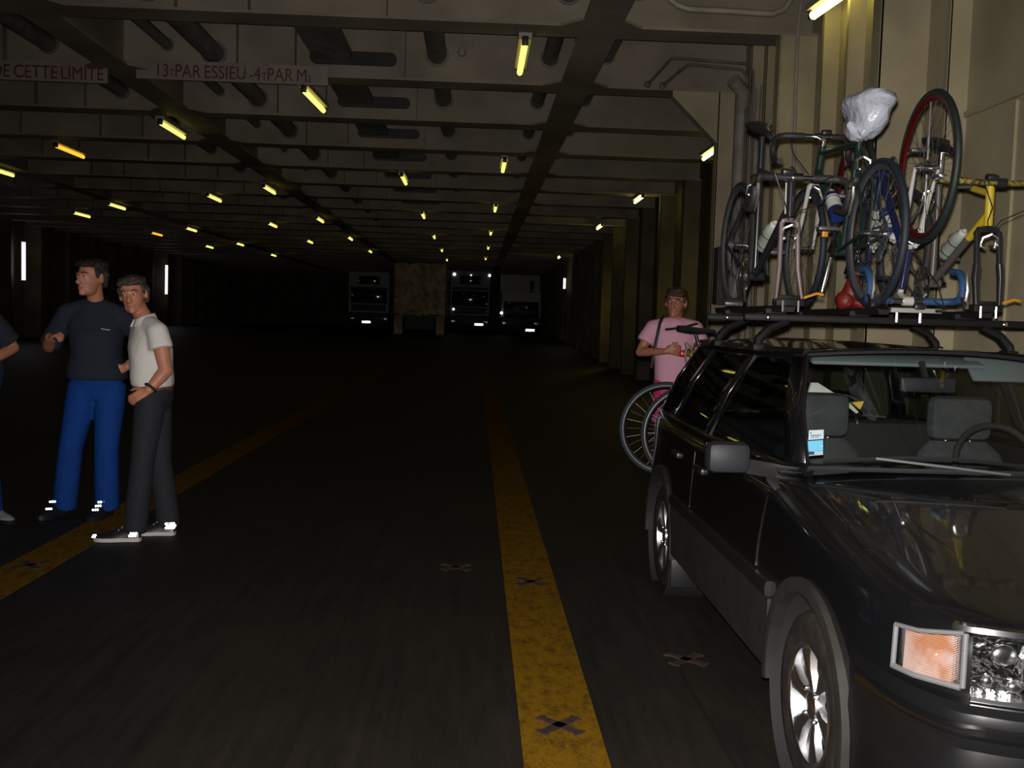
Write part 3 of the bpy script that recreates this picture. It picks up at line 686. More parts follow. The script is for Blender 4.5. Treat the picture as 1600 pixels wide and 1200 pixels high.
# greenhouse
side = [((.708, 3.56), (.500, 4.25)), ((.740, 3.70), (.530, 4.33)), ((.785, 4.76), (.578, 4.70)), ((.785, 4.86), (.578, 4.80)), ((.780, 5.56), (.575, 5.46)), ((.778, 5.66), (.572, 5.55)), ((.758, 6.10), (.560, 5.96)), ((.730, 6.26), (.540, 6.06))]
ZB, ZM, ZT = .955, 1.18, 1.385
def gp(i, sg, lev):
    (ub, yb), (ut, yt) = side[i]
    if lev == 0: return V((CX + sg * ub, yb, ZB + (.035 if i == 0 else .02 if i == 1 else 0)))
    if lev == 2: return V((CX + sg * ut, yt, ZT))
    return V((CX + sg * ((ub + ut) / 2 + .022), (yb + yt) / 2 - (.01 if i < 2 else 0), ZM))
def panel(i, j, sg, inset=0.0):
    m_ = MB(); rings = []
    for lev in (0, 1, 2): rings.append([gp(i, sg, lev), gp(j, sg, lev)])
    vs = [p for r in rings for p in r]; m_.add(vs, [(0, 1, 3, 2), (2, 3, 5, 4)], True); return m_
glassM = M['glass']
for sg in (-1, 1):
    fr = MB()
    for i, j in ((0, 1), (2, 3), (4, 5), (6, 7)):
        p_ = panel(i, j, sg); fr.add(p_.v, p_.f)
    # sash rails above and below the panes
    for lev, r in ((2, .022), (0, .02)):
        fr.tube([gp(k, sg, lev) for k in range(8)], r, 6)
    o = cb(fr, 'window_pillars', M['bodyblack'], angle=60); md = o.modifiers.new('solid', 'SOLIDIFY'); md.thickness = .02; md.offset = 0; 
    for i, j in ((1, 2), (3, 4), (5, 6)):
        p_ = panel(i, j, sg); cb(p_, 'side_window', M['glassdark'])
    f = MB(); f.tube([gp(0, sg, l) + V((-sg * .0, -.012, 0)) for l in (0, 1, 2)], .007, 6); f.tube([gp(0, sg, 2) + V((0, -.012, .004))] + [gp(k, sg, 2) + V((sg * .02, 0, .012)) for k in range(1, 8)], .006, 6); cb(f, 'rain_gutter', M['trimblack'])
    b = MB(); b.bar(gp(2, sg, 0) + V((sg * .006, .03, .0)), gp(2, sg, 2) + V((sg * .012, .03, -.01)), .012, .07, (0, 1, 0)); cb(b, 'pillar_trim', M['mirrorgrey'])
NW = 14
def screen(i, bow_b, bow_t, rear=False):
    rows = []
    for lev, bow in ((0, bow_b), (1, (bow_b + bow_t) / 2), (2, bow_t)):
        a, b = gp(i, -1, lev), gp(i, 1, lev); r = []
        for k in range(NW + 1):
            s = k / NW; p = a.lerp(b, s); p.y += bow * (1 - (2 * s - 1) ** 2); p.z += (.03 if lev == 0 else .028 if lev == 2 else .03) * (1 - (2 * s - 1) ** 2); r.append(p)
        rows.append(r)
    return rows
ws = screen(0, -.22, -.09); mb = MB(); mb.add([p for r in ws for p in r], [(l * (NW + 1) + k, l * (NW + 1) + k + 1, (l + 1) * (NW + 1) + k + 1, (l + 1) * (NW + 1) + k) for l in range(2) for k in range(NW)]); wsg = cb(mb, 'windscreen', glassM)
rw = screen(7, .07, .05); mb = MB(); mb.add([p for r in rw for p in r], [(l * (NW + 1) + k, l * (NW + 1) + k + 1, (l + 1) * (NW + 1) + k + 1, (l + 1) * (NW + 1) + k) for l in range(2) for k in range(NW)]); cb(mb, 'rear_window', M['glassdark'])
mb = MB(); rows = [ws[2]]
for y_, u_ in ((4.36, .55), (4.55, .572), (4.8, .58), (5.1, .58), (5.4, .577), (5.7, .568), (5.95, .558)):
    r = []
    for k in range(NW + 1):
        s = 2 * k / NW - 1; crown = .045 * min(1, .62 + (y_ - 4.25) * .5) ; r.append(V((CX + s * u_, y_ - .03 * (1 - s * s) * max(0, 4.6 - y_), ZT + crown * (1 - s * s))))
    rows.append(r)
rows.append(rw[2]); n1 = NW + 1
mb.add([p for r in rows for p in r], [(l * n1 + k, l * n1 + k + 1, (l + 1) * n1 + k + 1, (l + 1) * n1 + k) for l in range(len(rows) - 1) for k in range(NW)])
o = cb(mb, 'roof', M['bodyblack'], angle=60); md = o.modifiers.new('solid', 'SOLIDIFY'); md.thickness = .02; md.offset = -1 if False else 0
f = MB(); f.tube([p + V((0, -.014, .002)) for p in ws[2]], .007, 6); f.tube([p + V((0, -.012, .008)) for p in ws[0]], .009, 6); cb(f, 'windscreen_seal', M['mirrorgrey'])
# wipers
for k, (a, b) in enumerate((((.62, .0), (-.02, .0)), ((.02, .0), (-.55, .0)))):
    m_ = MB(); pts = []
    for q in range(9):
        u = -.66 + .62 * q / 8 + k * .60; s = (u / .708); y = 3.56 - .22 * (1 - s * s) - .012 + .022 * q / 8 * 0; z = ZB + .035 + .03 * (1 - s * s) + .03 + .02 * math.sin(PI * q / 8)
        pts.append(V((CX + u, y + .02, z)))
    m_.tube(pts, .007, 6); m_.bar(pts[2] + V((0, -.012, .004)), pts[7] + V((0.02, -.045, -.03)), .016, .008); cb(m_, 'wiper', M['trimblack'])
# inspection stickers inside the passenger corner of the windscreen
def wsp(u, t):            # point on the screen: u across, t up
    s = (u / .708 + 1) / 2 * NW if False else None
    def row(l):
        x = (u * (1 if l == 0 else (.66 / .76 if l == 1 else .53 / .76)) / (.76 if l == 0 else .667 if l == 1 else .53) + 1) / 2
        i = min(NW - 1, max(0, int(x * NW))); return ws[l][i].lerp(ws[l][i + 1], x * NW - i)
    return row(0).lerp(row(1), t * 2) if t < .5 else row(1).lerp(row(2), t * 2 - 1)
def on_ws(px, py):
    d = ray(px, py); o_ = V((0, 0, CAM_H)); Y = 3.5
    for _ in range(30):
        p = o_ + d * (Y / d.y); u = p.x - CX; s = max(-1, min(1, u / .70)); t = (p.z - ZB - .035 - .03 * (1 - s * s)) / (ZT - ZB - .035); Y = 3.56 - .22 * (1 - s * s) + t * (.69 + .13 * (1 - s * s))
    return o_ + d * (Y / d.y)
def sticker(q, m, lab, inks):
    pts = [on_ws(*p) + V((0, .006, -.004)) for p in q]; m_ = MB(); m_.prism(pts, V((0, .0015, -.001)))
    o = cb(m_, 'sticker', m, lab)
    a, b, d = pts[0], pts[1], pts[3]
    for (x0, y0, x1, y1) in inks:
        m_ = MB(); m_.prism([a + (b - a) * x + (d - a) * y + V((0, -.002, .0013)) for x, y in ((x0, y0), (x1, y0), (x1, y1), (x0, y1))], V((0, .0008, -.0005))); cb(m_, 'print', M['stickd'] if m is M['stickw'] else M['stickw'], None, o)
sticker(((1265, 671), (1288, 670), (1288, 684), (1264, 686)), M['stickw'], 'pale inspection sticker', ((.12, .55, .85, .62), (.12, .75, .7, .8), (.1, .2, .16, .4)))
sticker(((1263, 688), (1287, 686), (1287, 703), (1263, 704)), M['stickb'], 'blue inspection sticker', ((.8, .55, .98, .6),))
sticker(((1263, 704.6), (1287, 703.6), (1287, 709), (1263, 711)), M['stickw'], 'pale lower sticker', ((.05, .1, .42, .8),))
# door mirrors
for sg in (-1, 1):
    m_ = MB(); c = V((CX + sg * .955, 3.74, 1.005)); m_.box(c, (.165, .10, .118), bev=.03); mh = cb(m_, 'door_mirror', M['mirrorgrey'], 'dark grey mirror shell')
    m_ = MB(); m_.bar(c - V((sg * .07, 0, .03)), V((CX + sg * .765, 3.76, .955)), .05, .055); cb(m_, 'mirror_arm', M['trimblack'], None, mh)
    m_ = MB(); m_.box(c + V((0, .052, 0)), (.14, .006, .095)); cb(m_, 'mirror_glass', M['bright'], None, mh)
# interior
m_ = MB(); m_.loft([[V((CX + u, 3.86, .80)), V((CX + u, 3.70 - .06 * (1 - (u / .7) ** 2), .945)), V((CX + u, 4.02, .95)), V((CX + u, 4.12, .86)), V((CX + u, 4.10, .6))] for u in (-.69, -.4, 0, .4, .69)]); cb(m_, 'dashboard', M['darkint'])
for k, sg in enumerate((-1, 1)):
    x = CX + (-.26 if sg < 0 else .44); m_ = MB()
    secs = []
    for z, hw_, y_, d_ in ((.50, .24, 4.62, .07), (.62, .25, 4.66, .07), (.80, .245, 4.72, .06), (.92, .20, 4.76, .05), (.975, .14, 4.775, .03)):
        secs.append([V((x + hw_ * math.cos(a), y_ + d_ * math.sin(a), z)) for a in [2 * PI * q / 20 for q in range(20)]])
    m_.loft(secs); seat = cb(m_, 'front_seat', M['seatgrey'])
    m_ = MB(); m_.box((x, 4.40, .50), (.50, .50, .14), bev=.05); cb(m_, 'cushion', M['seatgrey'], None, seat)
    m_ = MB(); m_.box((x, 4.78, 1.085), (.31, .10, .215), bev=.085); cb(m_, 'headrest', M['seatgrey'], None, seat)
    m_ = MB(); m_.tube([(x - .06, 4.78, .95), (x - .06, 4.78, 1.05)], .007); m_.tube([(x + .06, 4.78, .95), (x + .06, 4.78, 1.05)], .007); cb(m_, 'headrest_post', M['bright'], None, seat)
    if sg < 0: m_ = MB(); m_.box((CX - .09, 4.33, 1.372), (.76, .15, .018), rot=Euler((.25, 0, .0)).to_matrix(), bev=.008)
    else: m_ = MB(); m_.box((CX + .40, 4.30, 1.345), (.34, .14, .022), rot=Euler((.75, 0, 0)).to_matrix(), bev=.01)
    cb(m_, 'sun_visor', M['headliner'], 'grey folded up sun visor' if sg < 0 else 'grey lowered sun visor')
m_ = MB(); m_.tube(arc((CX + .345, 4.22, .93), .185, 0, 2 * PI, 28, (1, 0, 0), (0, .35, .93)), .014, 8); m_.bar((CX + .17, 4.22, .93), (CX + .52, 4.22, .93), .03, .02); cb(m_, 'steering_wheel', M['darkint'])
m_ = MB(); m_.box((CX, 4.18, 1.275), (.24, .03, .065), bev=.015); m_.bar((CX, 4.2, 1.3), (CX, 4.25, 1.37), .02, .02); cb(m_, 'rear_view_mirror', M['mirrorgrey'])
m_ = MB(); m_.box((CX, 5.42, .80), (1.34, .14, .42), bev=.05); cb(m_, 'rear_seat', M['darkint'])
cloth = [on_ws(*p) for p in ((1268, 598), (1278, 598), (1300, 612), (1322, 624), (1342, 644), (1338, 646), (1318, 630), (1290, 618), (1262, 618))]
def back(p, Y): d = (p - V((0, 0, CAM_H))); return V((0, 0, CAM_H)) + d * (Y / d.y)
m_ = MB(); m_.prism([back(p, 4.92) for p in cloth], (0, .02, 0)); cb(m_, 'seat_cloth', M['cloth_w'], 'pale cloth draped behind the passenger headrest')
m_ = MB(); m_.prism([back(on_ws(*p), 5.1) for p in ((1331, 629), (1350, 627), (1344, 640))], (0, .03, 0)); cb(m_, 'yellow_bag', M['yellowcl'], 'yellow corner of a bag')
# ------------------------------------------------------------------ bicycles and the roof rack
TZ = 1.60                                        # top of the bike trays
rk = thing('roof_rack', 'black roof rack with two crossbars and bicycle trays on the black car', 'roof rack', (CX, 4.9, 1.5))
def rp(mb, name, m, label=None, parent=None):
    mb.v = [(p[0] - CX, p[1] - 4.9, p[2] - 1.5) for p in mb.v]; return tag(mb.build(name, m, parent or rk), label)
for yb in (4.66, 5.42):
    m_ = MB(); m_.box((CX, yb, 1.545), (1.34, .045, .035), bev=.012); rp(m_, 'crossbar', M['rack'])
    for sg in (-1, 1):
        m_ = MB(); m_.tube([(CX + sg * .60, yb, 1.405), (CX + sg * .595, yb, 1.44), (CX + sg * .55, yb, 1.49), (CX + sg * .46, yb, 1.53)], [.022, .024, .022, .018], 8, flat=1.6); m_.box((CX + sg * .60, yb, 1.405), (.06, .09, .035), bev=.01); rp(m_, 'foot', M['rack'])
        m_ = MB(); m_.ell((CX + sg * .56, yb - .03, 1.545), (.012, .006, .012)); rp(m_, 'clamp_bolt', M['bright'])
def tray(x, y0, y1, fork=False, grey=False):
    m_ = MB(); m_.loft([[V((x - .03, y, TZ)), V((x - .022, y, TZ - .03)), V((x + .022, y, TZ - .03)), V((x + .03, y, TZ)), V((x + .018, y, TZ - .008)), V((x - .018, y, TZ - .008))] for y in (y0, y1)], smooth=False)
    t = rp(m_, 'bike_tray', M['rack'])
    for yb in (4.66, 5.42):
        m_ = MB(); m_.box((x, yb, TZ - .025), (.10, .06, .03), bev=.008); rp(m_, 'tray_clamp', M['rack'], None, t)
    if fork:
        m_ = MB(); m_.box((x, y0 + .02, TZ + .012), (.13, .07, .035), bev=.008); m_.box((x, y0 + .02, TZ + .03), (.10, .035, .03), bev=.006); rp(m_, 'fork_clamp', M['rack'], None, t)
        m_ = MB(); m_.tube([(x + .07, y0 + .02, TZ + .035), (x + .12, y0 - .0, TZ + .055), (x + .15, y0 - .0, TZ + .05)], .006, 6); rp(m_, 'skewer_lever', M['orange'], 'orange quick release lever', t)
        for sg in (-1, 1):
            m_ = MB(); m_.tube([(x + sg * .035, y0 - .015, TZ - .03), (x + sg * .035, y0 - .015, TZ + .02)], .005, 6); rp(m_, 'clamp_bolt', M['bright'], None, t)
tray(1.395, 4.44, 5.72, True); tray(1.79, 4.36, 5.72); tray(2.29, 4.44, 5.72, True)
m_ = MB(); m_.box((2.01, 4.55, TZ - .005), (.235, .05, .022), bev=.004); ct = rp(m_, 'support_bar', M['rackgrey'], 'pale grey support bar')
m_ = MB(); m_.box((2.11, 4.522, TZ - .005), (.03, .004, .014)); rp(m_, 'scale_mark', M['rack'], None, ct)
for dx in (-.06, .05):
    m_ = MB(); m_.tube([(2.01 + dx, 4.6, TZ - .06), (2.01 + dx, 4.6, TZ - .01)], .008, 6); rp(m_, 'support_bolt', M['bright'], None, ct)

def wheel(root, hub, R, rim_m, tyre_m, w=.024, rear=False, nsp=28, deep=.018, blades=0):
    hub = V(hub); m_ = MB()
    ri = R - .030; pr = [(R + w * .5 * math.sin(a) - w * .5, w * .5 * math.cos(a)) for a in [2 * PI * k / 10 for k in range(10)]]
    m_.lathe(pr, hub, (1, 0, 0), 48, closed=True); wo = tag(m_.build('wheel', tyre_m, root))
    m_ = MB(); m_.lathe([(ri + .008, -.011), (ri + .008, .011), (ri, .0115), (ri - deep * .6, .0095), (ri - deep, .0055), (ri - deep - .003, 0), (ri - deep, -.0055), (ri - deep * .6, -.0095), (ri, -.0115)], hub, (1, 0, 0), 56, closed=True); m_.build('rim', rim_m, wo)
    m_ = MB()
    for k in range(nsp):
        a = 2 * PI * k / nsp; sg = 1 if k % 2 else -1; a2 = a + (.5 if (k // 2) % 2 else -.5)
        m_.tube([hub + V((sg * .03, .018 * math.cos(a2), .018 * math.sin(a2))), hub + V((0, (ri - deep) * math.cos(a), (ri - deep) * math.sin(a)))], .0013, 3)
    m_.build('spokes', M['spoke'], wo)
    m_ = MB(); m_.lathe([(.0005, -.055), (.008, -.055), (.010, -.035), (.022, -.033), (.022, -.028), (.013, -.02), (.013, .02), (.022, .028), (.022, .033), (.010, .035), (.008, .055), (.0005, .055)], hub, (1, 0, 0), 14); m_.build('hub', M['bright'], wo)
    if rear:
        m_ = MB()
        for q, r in enumerate((.050, .044, .038, .033, .028)): m_.disc(hub + V((.036 + q * .004, 0, 0)), r, (1, 0, 0), 20, .003)
        m_.build('sprockets', M['darkrim'], wo)
    return wo
def bicycle(name, lab, pos, rot, frame, fork_m, bars, tape, front=True, R=.335, rim=None, tyre=None, tyre_f=None, rim_f=None, tw=.026, susp=False, saddle_h=.93, stem_m=None, post_m=None, yellow=None, low=False, stem_dz=0.0, spread=.052):
    t = thing(name, lab, 'bicycle', pos, rot, group='bicycles carried by the black car')
    rim = rim or M['silver']; tyre = tyre or M['rubber']; stem_m = stem_m or M['bright']; post_m = post_m or M['bright']
    RH, BB, FH = V((0, 0, R)), V((0, .41, .28)), V((0, 1.0, R))
    ST, HT, HB = V((0, .255, .78)), V((0, .775, .84)), V((0, .825, .70))
    if low: ST = V((0, .27, .70))
    f = MB(); f.tube([ST, HT + (HB - HT) * .15], .0145, 10); f.tube([HT + (HB - HT) * .75, BB], .018, 10); f.tube([BB, ST + (ST - BB).normalized() * .03], .0155, 10)
    for sg in (-1, 1):
        f.tube([BB + V((sg * .03, -.03, 0)), RH + V((sg * .06, 0, 0))], .009, 8); f.tube([ST + V((sg * .012, 0, -.02)), RH + V((sg * .06, 0, 0))], .0075, 8)
    f.tube([BB + V((-.04, 0, 0)), BB + V((.04, 0, 0))], .022, 12)
    fo_ = f.build('frame', frame, t)
    f = MB(); f.tube([HT + (HT - HB) * .12, HB - (HT - HB) * .12], .019, 12); f.build('head_tube', yellow or frame, fo_)
    if yellow:
        a, b = HT + (HB - HT) * .75, BB; f = MB(); f.tube([a, a.lerp(b, .32)], .0195, 10); a, b = HT + (HB - HT) * .15, ST; f.tube([a, a.lerp(b, .3)], .016, 10); f.build('painted_lug', yellow, fo_)
    f = MB(); cr = HB + V((0, .012, -.03)) ; w_ = .052 if susp else .036
    f.tube([cr + V((-w_, .004, -.03)), cr + V((-w_ * .8, 0, -.004)), cr, cr + V((w_ * .8, 0, -.004)), cr + V((w_, .004, -.03))], .016 if susp else .012, 8)
    for sg in (-1, 1):
        if susp:
            mid = cr.lerp(FH, .45); f.tube([cr + V((sg * w_, .004, -.01)), mid + V((sg * w_, 0, 0))], .013, 10)
        f.tube([(cr if not susp else cr.lerp(FH, .42)) + V((sg * w_, .004, -.012 if not susp else 0)), cr.lerp(FH, .6) + V((sg * (w_ + .006), -.012 if not susp else 0, 0)), FH + V((sg * spread, 0, 0))], [.012, .011, .007] if not susp else [.017, .017, .012], 10)
    f.build('fork', fork_m, t)
    # stem and handlebar
    top = HT + (HT - HB).normalized() * .045; cl = top + V((0, .095, .035 + stem_dz)); f = MB(); f.tube([HT, top], .014, 10); f.tube([top, cl], .014, 10); f.disc(cl, .022, (1, 0, 0), 14, .045); f.build('stem', stem_m, t)
    if bars == 'drop':
        hb = [(.205, .12, -.135), (.205, .045, -.14), (.207, .10 - .0, -.0)]
        right = [V((0, 0, 0)), V((.10, 0, 0)), V((.17, .005, 0)), V((.20, .03, -.002)), V((.205, .075, -.01)), V((.206, .105, -.045)), V((.206, .10, -.09)), V((.206, .06, -.13)), V((.206, -.03, -.14))]
        pts = [V((-p.x, p.y, p.z)) for p in right[::-1]] + right[1:]
        f = MB(); f.tube([cl + V((-.09, 0, 0)), cl + V((.09, 0, 0))], .0135, 10); hbo = f.build('handlebar', M['bright'], t)
        for sg in (-1, 1):
            f = MB(); f.tube([cl + V((sg * .07, 0, 0))] + [cl + V((sg * p.x, p.y, p.z)) for p in right[1:]], .017, 10); f.build('bar_tape', tape, hbo)
            f = MB(); b = cl + V((sg * .206, .10, -.02)); f.tube([b, b + V((0, .035, .03)), b + V((0, .045, .055))], [.015, .015, .011], 8); f.tube([b + V((0, .035, .02)), b + V((0, .05, -.03)), b + V((0, .03, -.11))], [.008, .007, .005], 6); f.build('brake_lever', M['bright'], hbo)
        e = cl + V((0, 0, .01))
    else:
        f = MB(); f.tube([cl + V((-.29, -.03, .005)), cl + V((-.06, 0, 0)), cl + V((.06, 0, 0)), cl + V((.29, -.03, .005))], .013, 10); hbo = f.build('handlebar', tape, t)
        for sg in (-1, 1):
            f = MB(); f.tube([cl + V((sg * .17, -.013, .002)), cl + V((sg * .29, -.03, .005))], .017, 10); f.build('grip', tape, hbo)
            f = MB(); f.tube([cl + V((sg * .29, -.03, .005)), cl + V((sg * .295, .03, .03)), cl + V((sg * .285, .085, .03))], .012, 8); f.build('bar_end', M['bright'], hbo)
            f = MB(); f.tube([cl + V((sg * .13, .0, -.005)), cl + V((sg * .15, .035, -.015)), cl + V((sg * .25, .04, -.02))], .006, 6); f.build('brake_lever', M['darkrim'], hbo)
    f = MB(); f.box(cl + V((.05, .01, .025)), (.05, .045, .028), bev=.008); f.build('cycle_computer', M['saddle'], hbo)
    for sg in (-1, 1):
        f = MB(); pts = [cl + V((sg * .11, .02, -.005)), cl + V((sg * .13, .10, .03)), cl + V((sg * .08, .13, -.08)), HB + V((sg * .03, .05, .02)), HB + V((sg * .01, .03, -.03))]
        q = [pts[0]]
        for a, b in zip(pts, pts[1:]): q += [a.lerp(b, .5), b]
        f.tube(q, .0028, 5); f.build('brake_cable', M['saddle'], hbo)
    # saddle, post, lamp under it
    ax = (ST - BB).normalized(); sp = ST + ax * ((saddle_h - ST.z) / ax.z); f = MB(); f.tube([ST - ax * .02, sp - ax * .02], .0133, 10); f.build('seat_post', post_m, t)
    f = MB(); secs = []
    for y, hw_, z, d_ in ((-.13, .030, .020, .020), (-.12, .062, .024, .03), (-.08, .072, .022, .035), (-.03, .050, .016, .035), (.03, .028, .012, .03), (.10, .020, .012, .025), (.14, .014, .006, .02), (.15, .006, 0, .01)):
        secs.append([sp + V((hw_ * math.cos(a), y, z + (d_ * .45 if math.sin(a) > 0 else d_) * math.sin(a))) for a in [2 * PI * k / 14 for k in range(14)]])
    f.loft(secs); f.build('saddle', M['saddle'], t)
    # drive train
    f = MB(); f.lathe([(.086, .055), (.090, .052), (.086, .049), (.074, .049), (.074, .055)], BB, (1, 0, 0), 36, closed=True)
    for k in range(5):
        a = 2 * PI * k / 5; f.bar(BB + V((.052, 0, 0)), BB + V((.052, .078 * math.cos(a), .078 * math.sin(a))), .016, .006, (1, 0, 0))
    ck = f.build('chainring', M['bright'], t)
    for sg, an in ((1, -.6), (-1, PI - .6)):
        tip = BB + V((sg * .075, .17 * math.cos(an), .17 * math.sin(an))); f = MB(); f.tube([BB + V((sg * .06, 0, 0)), tip], [.014, .010], 8); f.build('crank', M['bright'], ck)
        f = MB(); f.box(tip + V((sg * .055, 0, 0)), (.09, .055, .02), bev=.006); f.build('pedal', M['darkrim'], ck)
    f = MB(); f.tube([BB + V((.052, 0, .088)), RH + V((.045, 0, .04))], .004, 5); f.tube([BB + V((.052, 0, -.088)), RH + V((.045, .06, -.09))], .004, 5); f.build('chain', M['darkrim'], ck)
    f = MB(); f.bar(RH + V((.05, .01, -.02)), RH + V((.045, .06, -.10)), .014, .03); f.disc(RH + V((.045, .015, -.05)), .024, (1, 0, 0), 14, .01); f.disc(RH + V((.045, .06, -.10)), .024, (1, 0, 0), 14, .01); f.build('derailleur', M['darkrim'], t)
    for c_, o_ in ((cr, V((0, .03, -.03))), (ST + (RH - ST) * .20, V((0, -.02, 0)))):
        f = MB(); f.tube([c_ + o_ + V((-.035, 0, -.045)), c_ + o_ + V((-.032, .005, 0)), c_ + o_ + V((0, .012, .018)), c_ + o_ + V((.032, .005, 0)), c_ + o_ + V((.035, 0, -.045))], .007, 6)
        for sg in (-1, 1): f.box(c_ + o_ + V((sg * .024, -.004, -.045)), (.014, .05, .014), bev=.004)
        f.build('brake_caliper', M['bright'], t)
    wheel(t, RH, R, rim, tyre, tw, True)
    if front: wheel(t, FH, R, rim_f or rim, tyre_f or tyre, tw)
    return t, dict(RH=RH, BB=BB, FH=FH, ST=ST, HT=HT, HB=HB, cl=cl, sp=sp)
def bottle(t, g, m1, m2, k=.5, seat=False):
    a, b = (g['BB'], g['HT'] + (g['HB'] - g['HT']) * .75) if not seat else (g['BB'], g['ST'])
    d = (b - a).normalized(); n = V((0, -d.z, d.y)) if not seat else V((0, d.z, -d.y)); c = a.lerp(b, k) + n * .055
    f = MB(); f.lathe([(.0005, -.09), (.034, -.09), (.036, -.08), (.036, -.03), (.0355, -.02), (.0355, .04), (.036, .05), (.030, .075), (.022, .085)], c, d, 18); o = f.build('bottle', m1, t)
    f = MB(); f.lathe([(.0362, -.03), (.0366, 0), (.0362, .05)], c, d, 18); f.build('bottle_band', m2, o); f = MB(); f.lathe([(.022, .085), (.020, .10), (.009, .105), (.009, .12), (.0005, .122)], c, d, 14); f.build('bottle_cap', M['bottle_w'], o)
    f = MB()
    for q in (-.05, .03): f.tube(arc(c + d * q, .040, 0, 2 * PI, 16, (1, 0, 0), n), .003, 5)
    f.build('bottle_cage', M['bright'], o)
# fork-mounted bikes pitch nose-down about the fork tips
def fork_mount(x, y, z):           # fork tip at (x, y, z), facing the camera
    th = math.asin((.335 - (z - TZ)) / 1.0); e = Euler((-th, 0, PI))
    R_ = Euler((-th, 0, 0)).to_matrix(); p = Matrix.Rotation(PI, 3, 'Z') @ (R_ @ V((0, 1.0, .335)))
    mt = Matrix.Rotation(PI, 4, 'Z') @ Matrix.Rotation(-th, 4, 'X'); return V((x, y, z)) - p, mt.to_euler()
pos, rot = fork_mount(1.395, 4.45, TZ + .012)
t, g = bicycle('racing_bicycle', 'leftmost black racing bicycle on the roof rack with its front wheel removed', pos, rot, M['bikeblack'], M['bikepurple'], 'drop', M['blacktape'], front=False, tyre=M['rubber'], rim=M['darkrim'], post_m=M['bikeblack'], saddle_h=.96, stem_dz=-.055, spread=.06)
bottle(t, g, M['bottle_g'], M['bottle_g'], .45)
f = MB(); f.tube([g['HT'] + V((.03, .03, -.01)), g['HB'] + V((.03, .03, 0))], .004, 6); f.build('head_badge', M['bikewhite'], t)
t, g = bicycle('touring_bicycle', 'roof rack bicycle turned backwards with its saddle wrapped in a plastic bag', (1.79, 4.5, TZ), (0, 0, 0), M['bikegreen'], M['bikewhite'], 'drop', M['blacktape'], tyre=M['rubberblue'], rim=M['darkrim'], saddle_h=.90, tw=.034)
bottle(t, g, M['bottle_b'], M['bottle_w'], .45)
f = MB(); f.box(g['BB'] + V((-.07, .06, .10)), (.03, .03, .055), bev=.006); f.build('pedal_reflector', M['orange'], t)
f = MB(); o_ = V((1.79, 4.5, TZ)); f.tube([at(1297, 402, 4.86) - o_, at(1295, 412, 4.86) - o_, at(1289, 436, 4.86) - o_, at(1284, 456, 4.86) - o_], [.008, .012, .014, .009], 10); f.build('pump', M['bright'], t)
tb = MB(); sp = g['sp']       # knotted carrier bag over the saddle, stays a thing of its own
secs = []
rnd = random.Random(3)
for k, (z, r, q) in enumerate(((-.135, .012, -.02), (-.125, .045, -.02), (-.09, .068, -.012), (-.04, .080, 0), (.000, .082, 0), (.022, .086, 0), (.040, .098, 0), (.065, .106, 0), (.095, .100, 0), (.120, .075, 0), (.132, .04, 0), (.134, .008, 0))):
    secs.append([V((q + (r * (1 + .05 * math.sin(3 * a + k * .6) + rnd.uniform(-.03, .03))) * math.cos(a), (r * 2.0 * (1 + .04 * math.sin(2 * a + k * .7))) * math.sin(a), z * .82 + .006 * math.sin(4 * a + k * .4))) for a in [2 * PI * j / 26 for j in range(26)]])
tb.loft(secs)
tb.tube([V((-.055, -.095, -.10)), V((-.03, -.128, -.05)), V((.02, -.136, .0)), V((.055, -.130, .035))], [.004, .007, .007, .004], 6)
tb.tube([V((-.06, -.05, -.08)), V((-.10, -.07, -.06)), V((-.085, -.08, -.10)), V((-.05, -.07, -.115))], [.012, .02, .014, .006], 8)
bag = tb.build('plastic_bag', M['plastic_bag']); bag.location = V((1.79, 4.5, TZ)) + sp + V((.01, -.018, -.005))
tag(bag, 'crumpled white plastic bag wrapped over a bicycle saddle on the roof rack', 'plastic bag')
# upside-down bike: hubs up, bars and saddle on the rack
ztop = TZ + .64 + .335
mt = Matrix.Rotation(PI - .055, 4, 'Z') @ Matrix.Rotation(PI, 4, 'Y')
t, g = bicycle('road_bicycle', 'upturned road bicycle on the roof rack with wheels in the air and blue bar tape', (2.02, 5.40, ztop - .02), mt.to_euler(), M['bikenavy'], M['bikewhite'], 'drop', M['bluetape'], tyre=M['rubbergreen'], rim=M['redrim'], rim_f=M['redrim'], saddle_h=.95, tw=.03, stem_m=M['bikewhite'])
bottle(t, g, M['bottle_b'], M['bottle_w'], .5); bottle(t, g, M['bottle_g'], M['bottle_g'], .5, True)
f = MB()
for a in (.05, PI - .05):
    pass
hub = g['FH']
for a, l in ((PI / 2, .29), (-PI / 2, .29)): f.tube([hub + V((.0, .02 * math.cos(a), .03 * math.sin(a))), hub + V((0, l * math.cos(a), l * math.sin(a)))], [.006, .0035], 6)
f.build('spoke_reflector', M['bright'], t)
pos, rot = fork_mount(2.30, 4.45, TZ + .0)
t, g = bicycle('mountain_bicycle', 'rightmost mountain bicycle with yellow head tube on the roof rack, front wheel removed', pos, rot, M['bikegrey'], M['bikeblack'], 'flat', M['yblacktape'], front=False, tyre=M['rubber'], rim=M['darkrim'], susp=True, yellow=M['bikeyellow'], stem_m=M['saddle'], tw=.045, saddle_h=.92, stem_dz=-.035)
bottle(t, g, M['bottle_g'], M['bottle_g'], .45)
# red nylon bundle strapped on the rack
m_ = MB(); m_.ell((1.855, 5.02, TZ + .045), (.045, .06, .05)); m_.tube([(1.87, 5.02, TZ + .05), (1.90, 5.02, TZ + .09), (1.895, 5.02, TZ + .17)], [.04, .055, .022], 10); m_.ell((1.935, 5.02, TZ + .035), (.06, .06, .04))
tag(m_.build('red_bundle', M['redbag']), 'red nylon bundle lying on the roof rack between the bicycles', 'bundle')

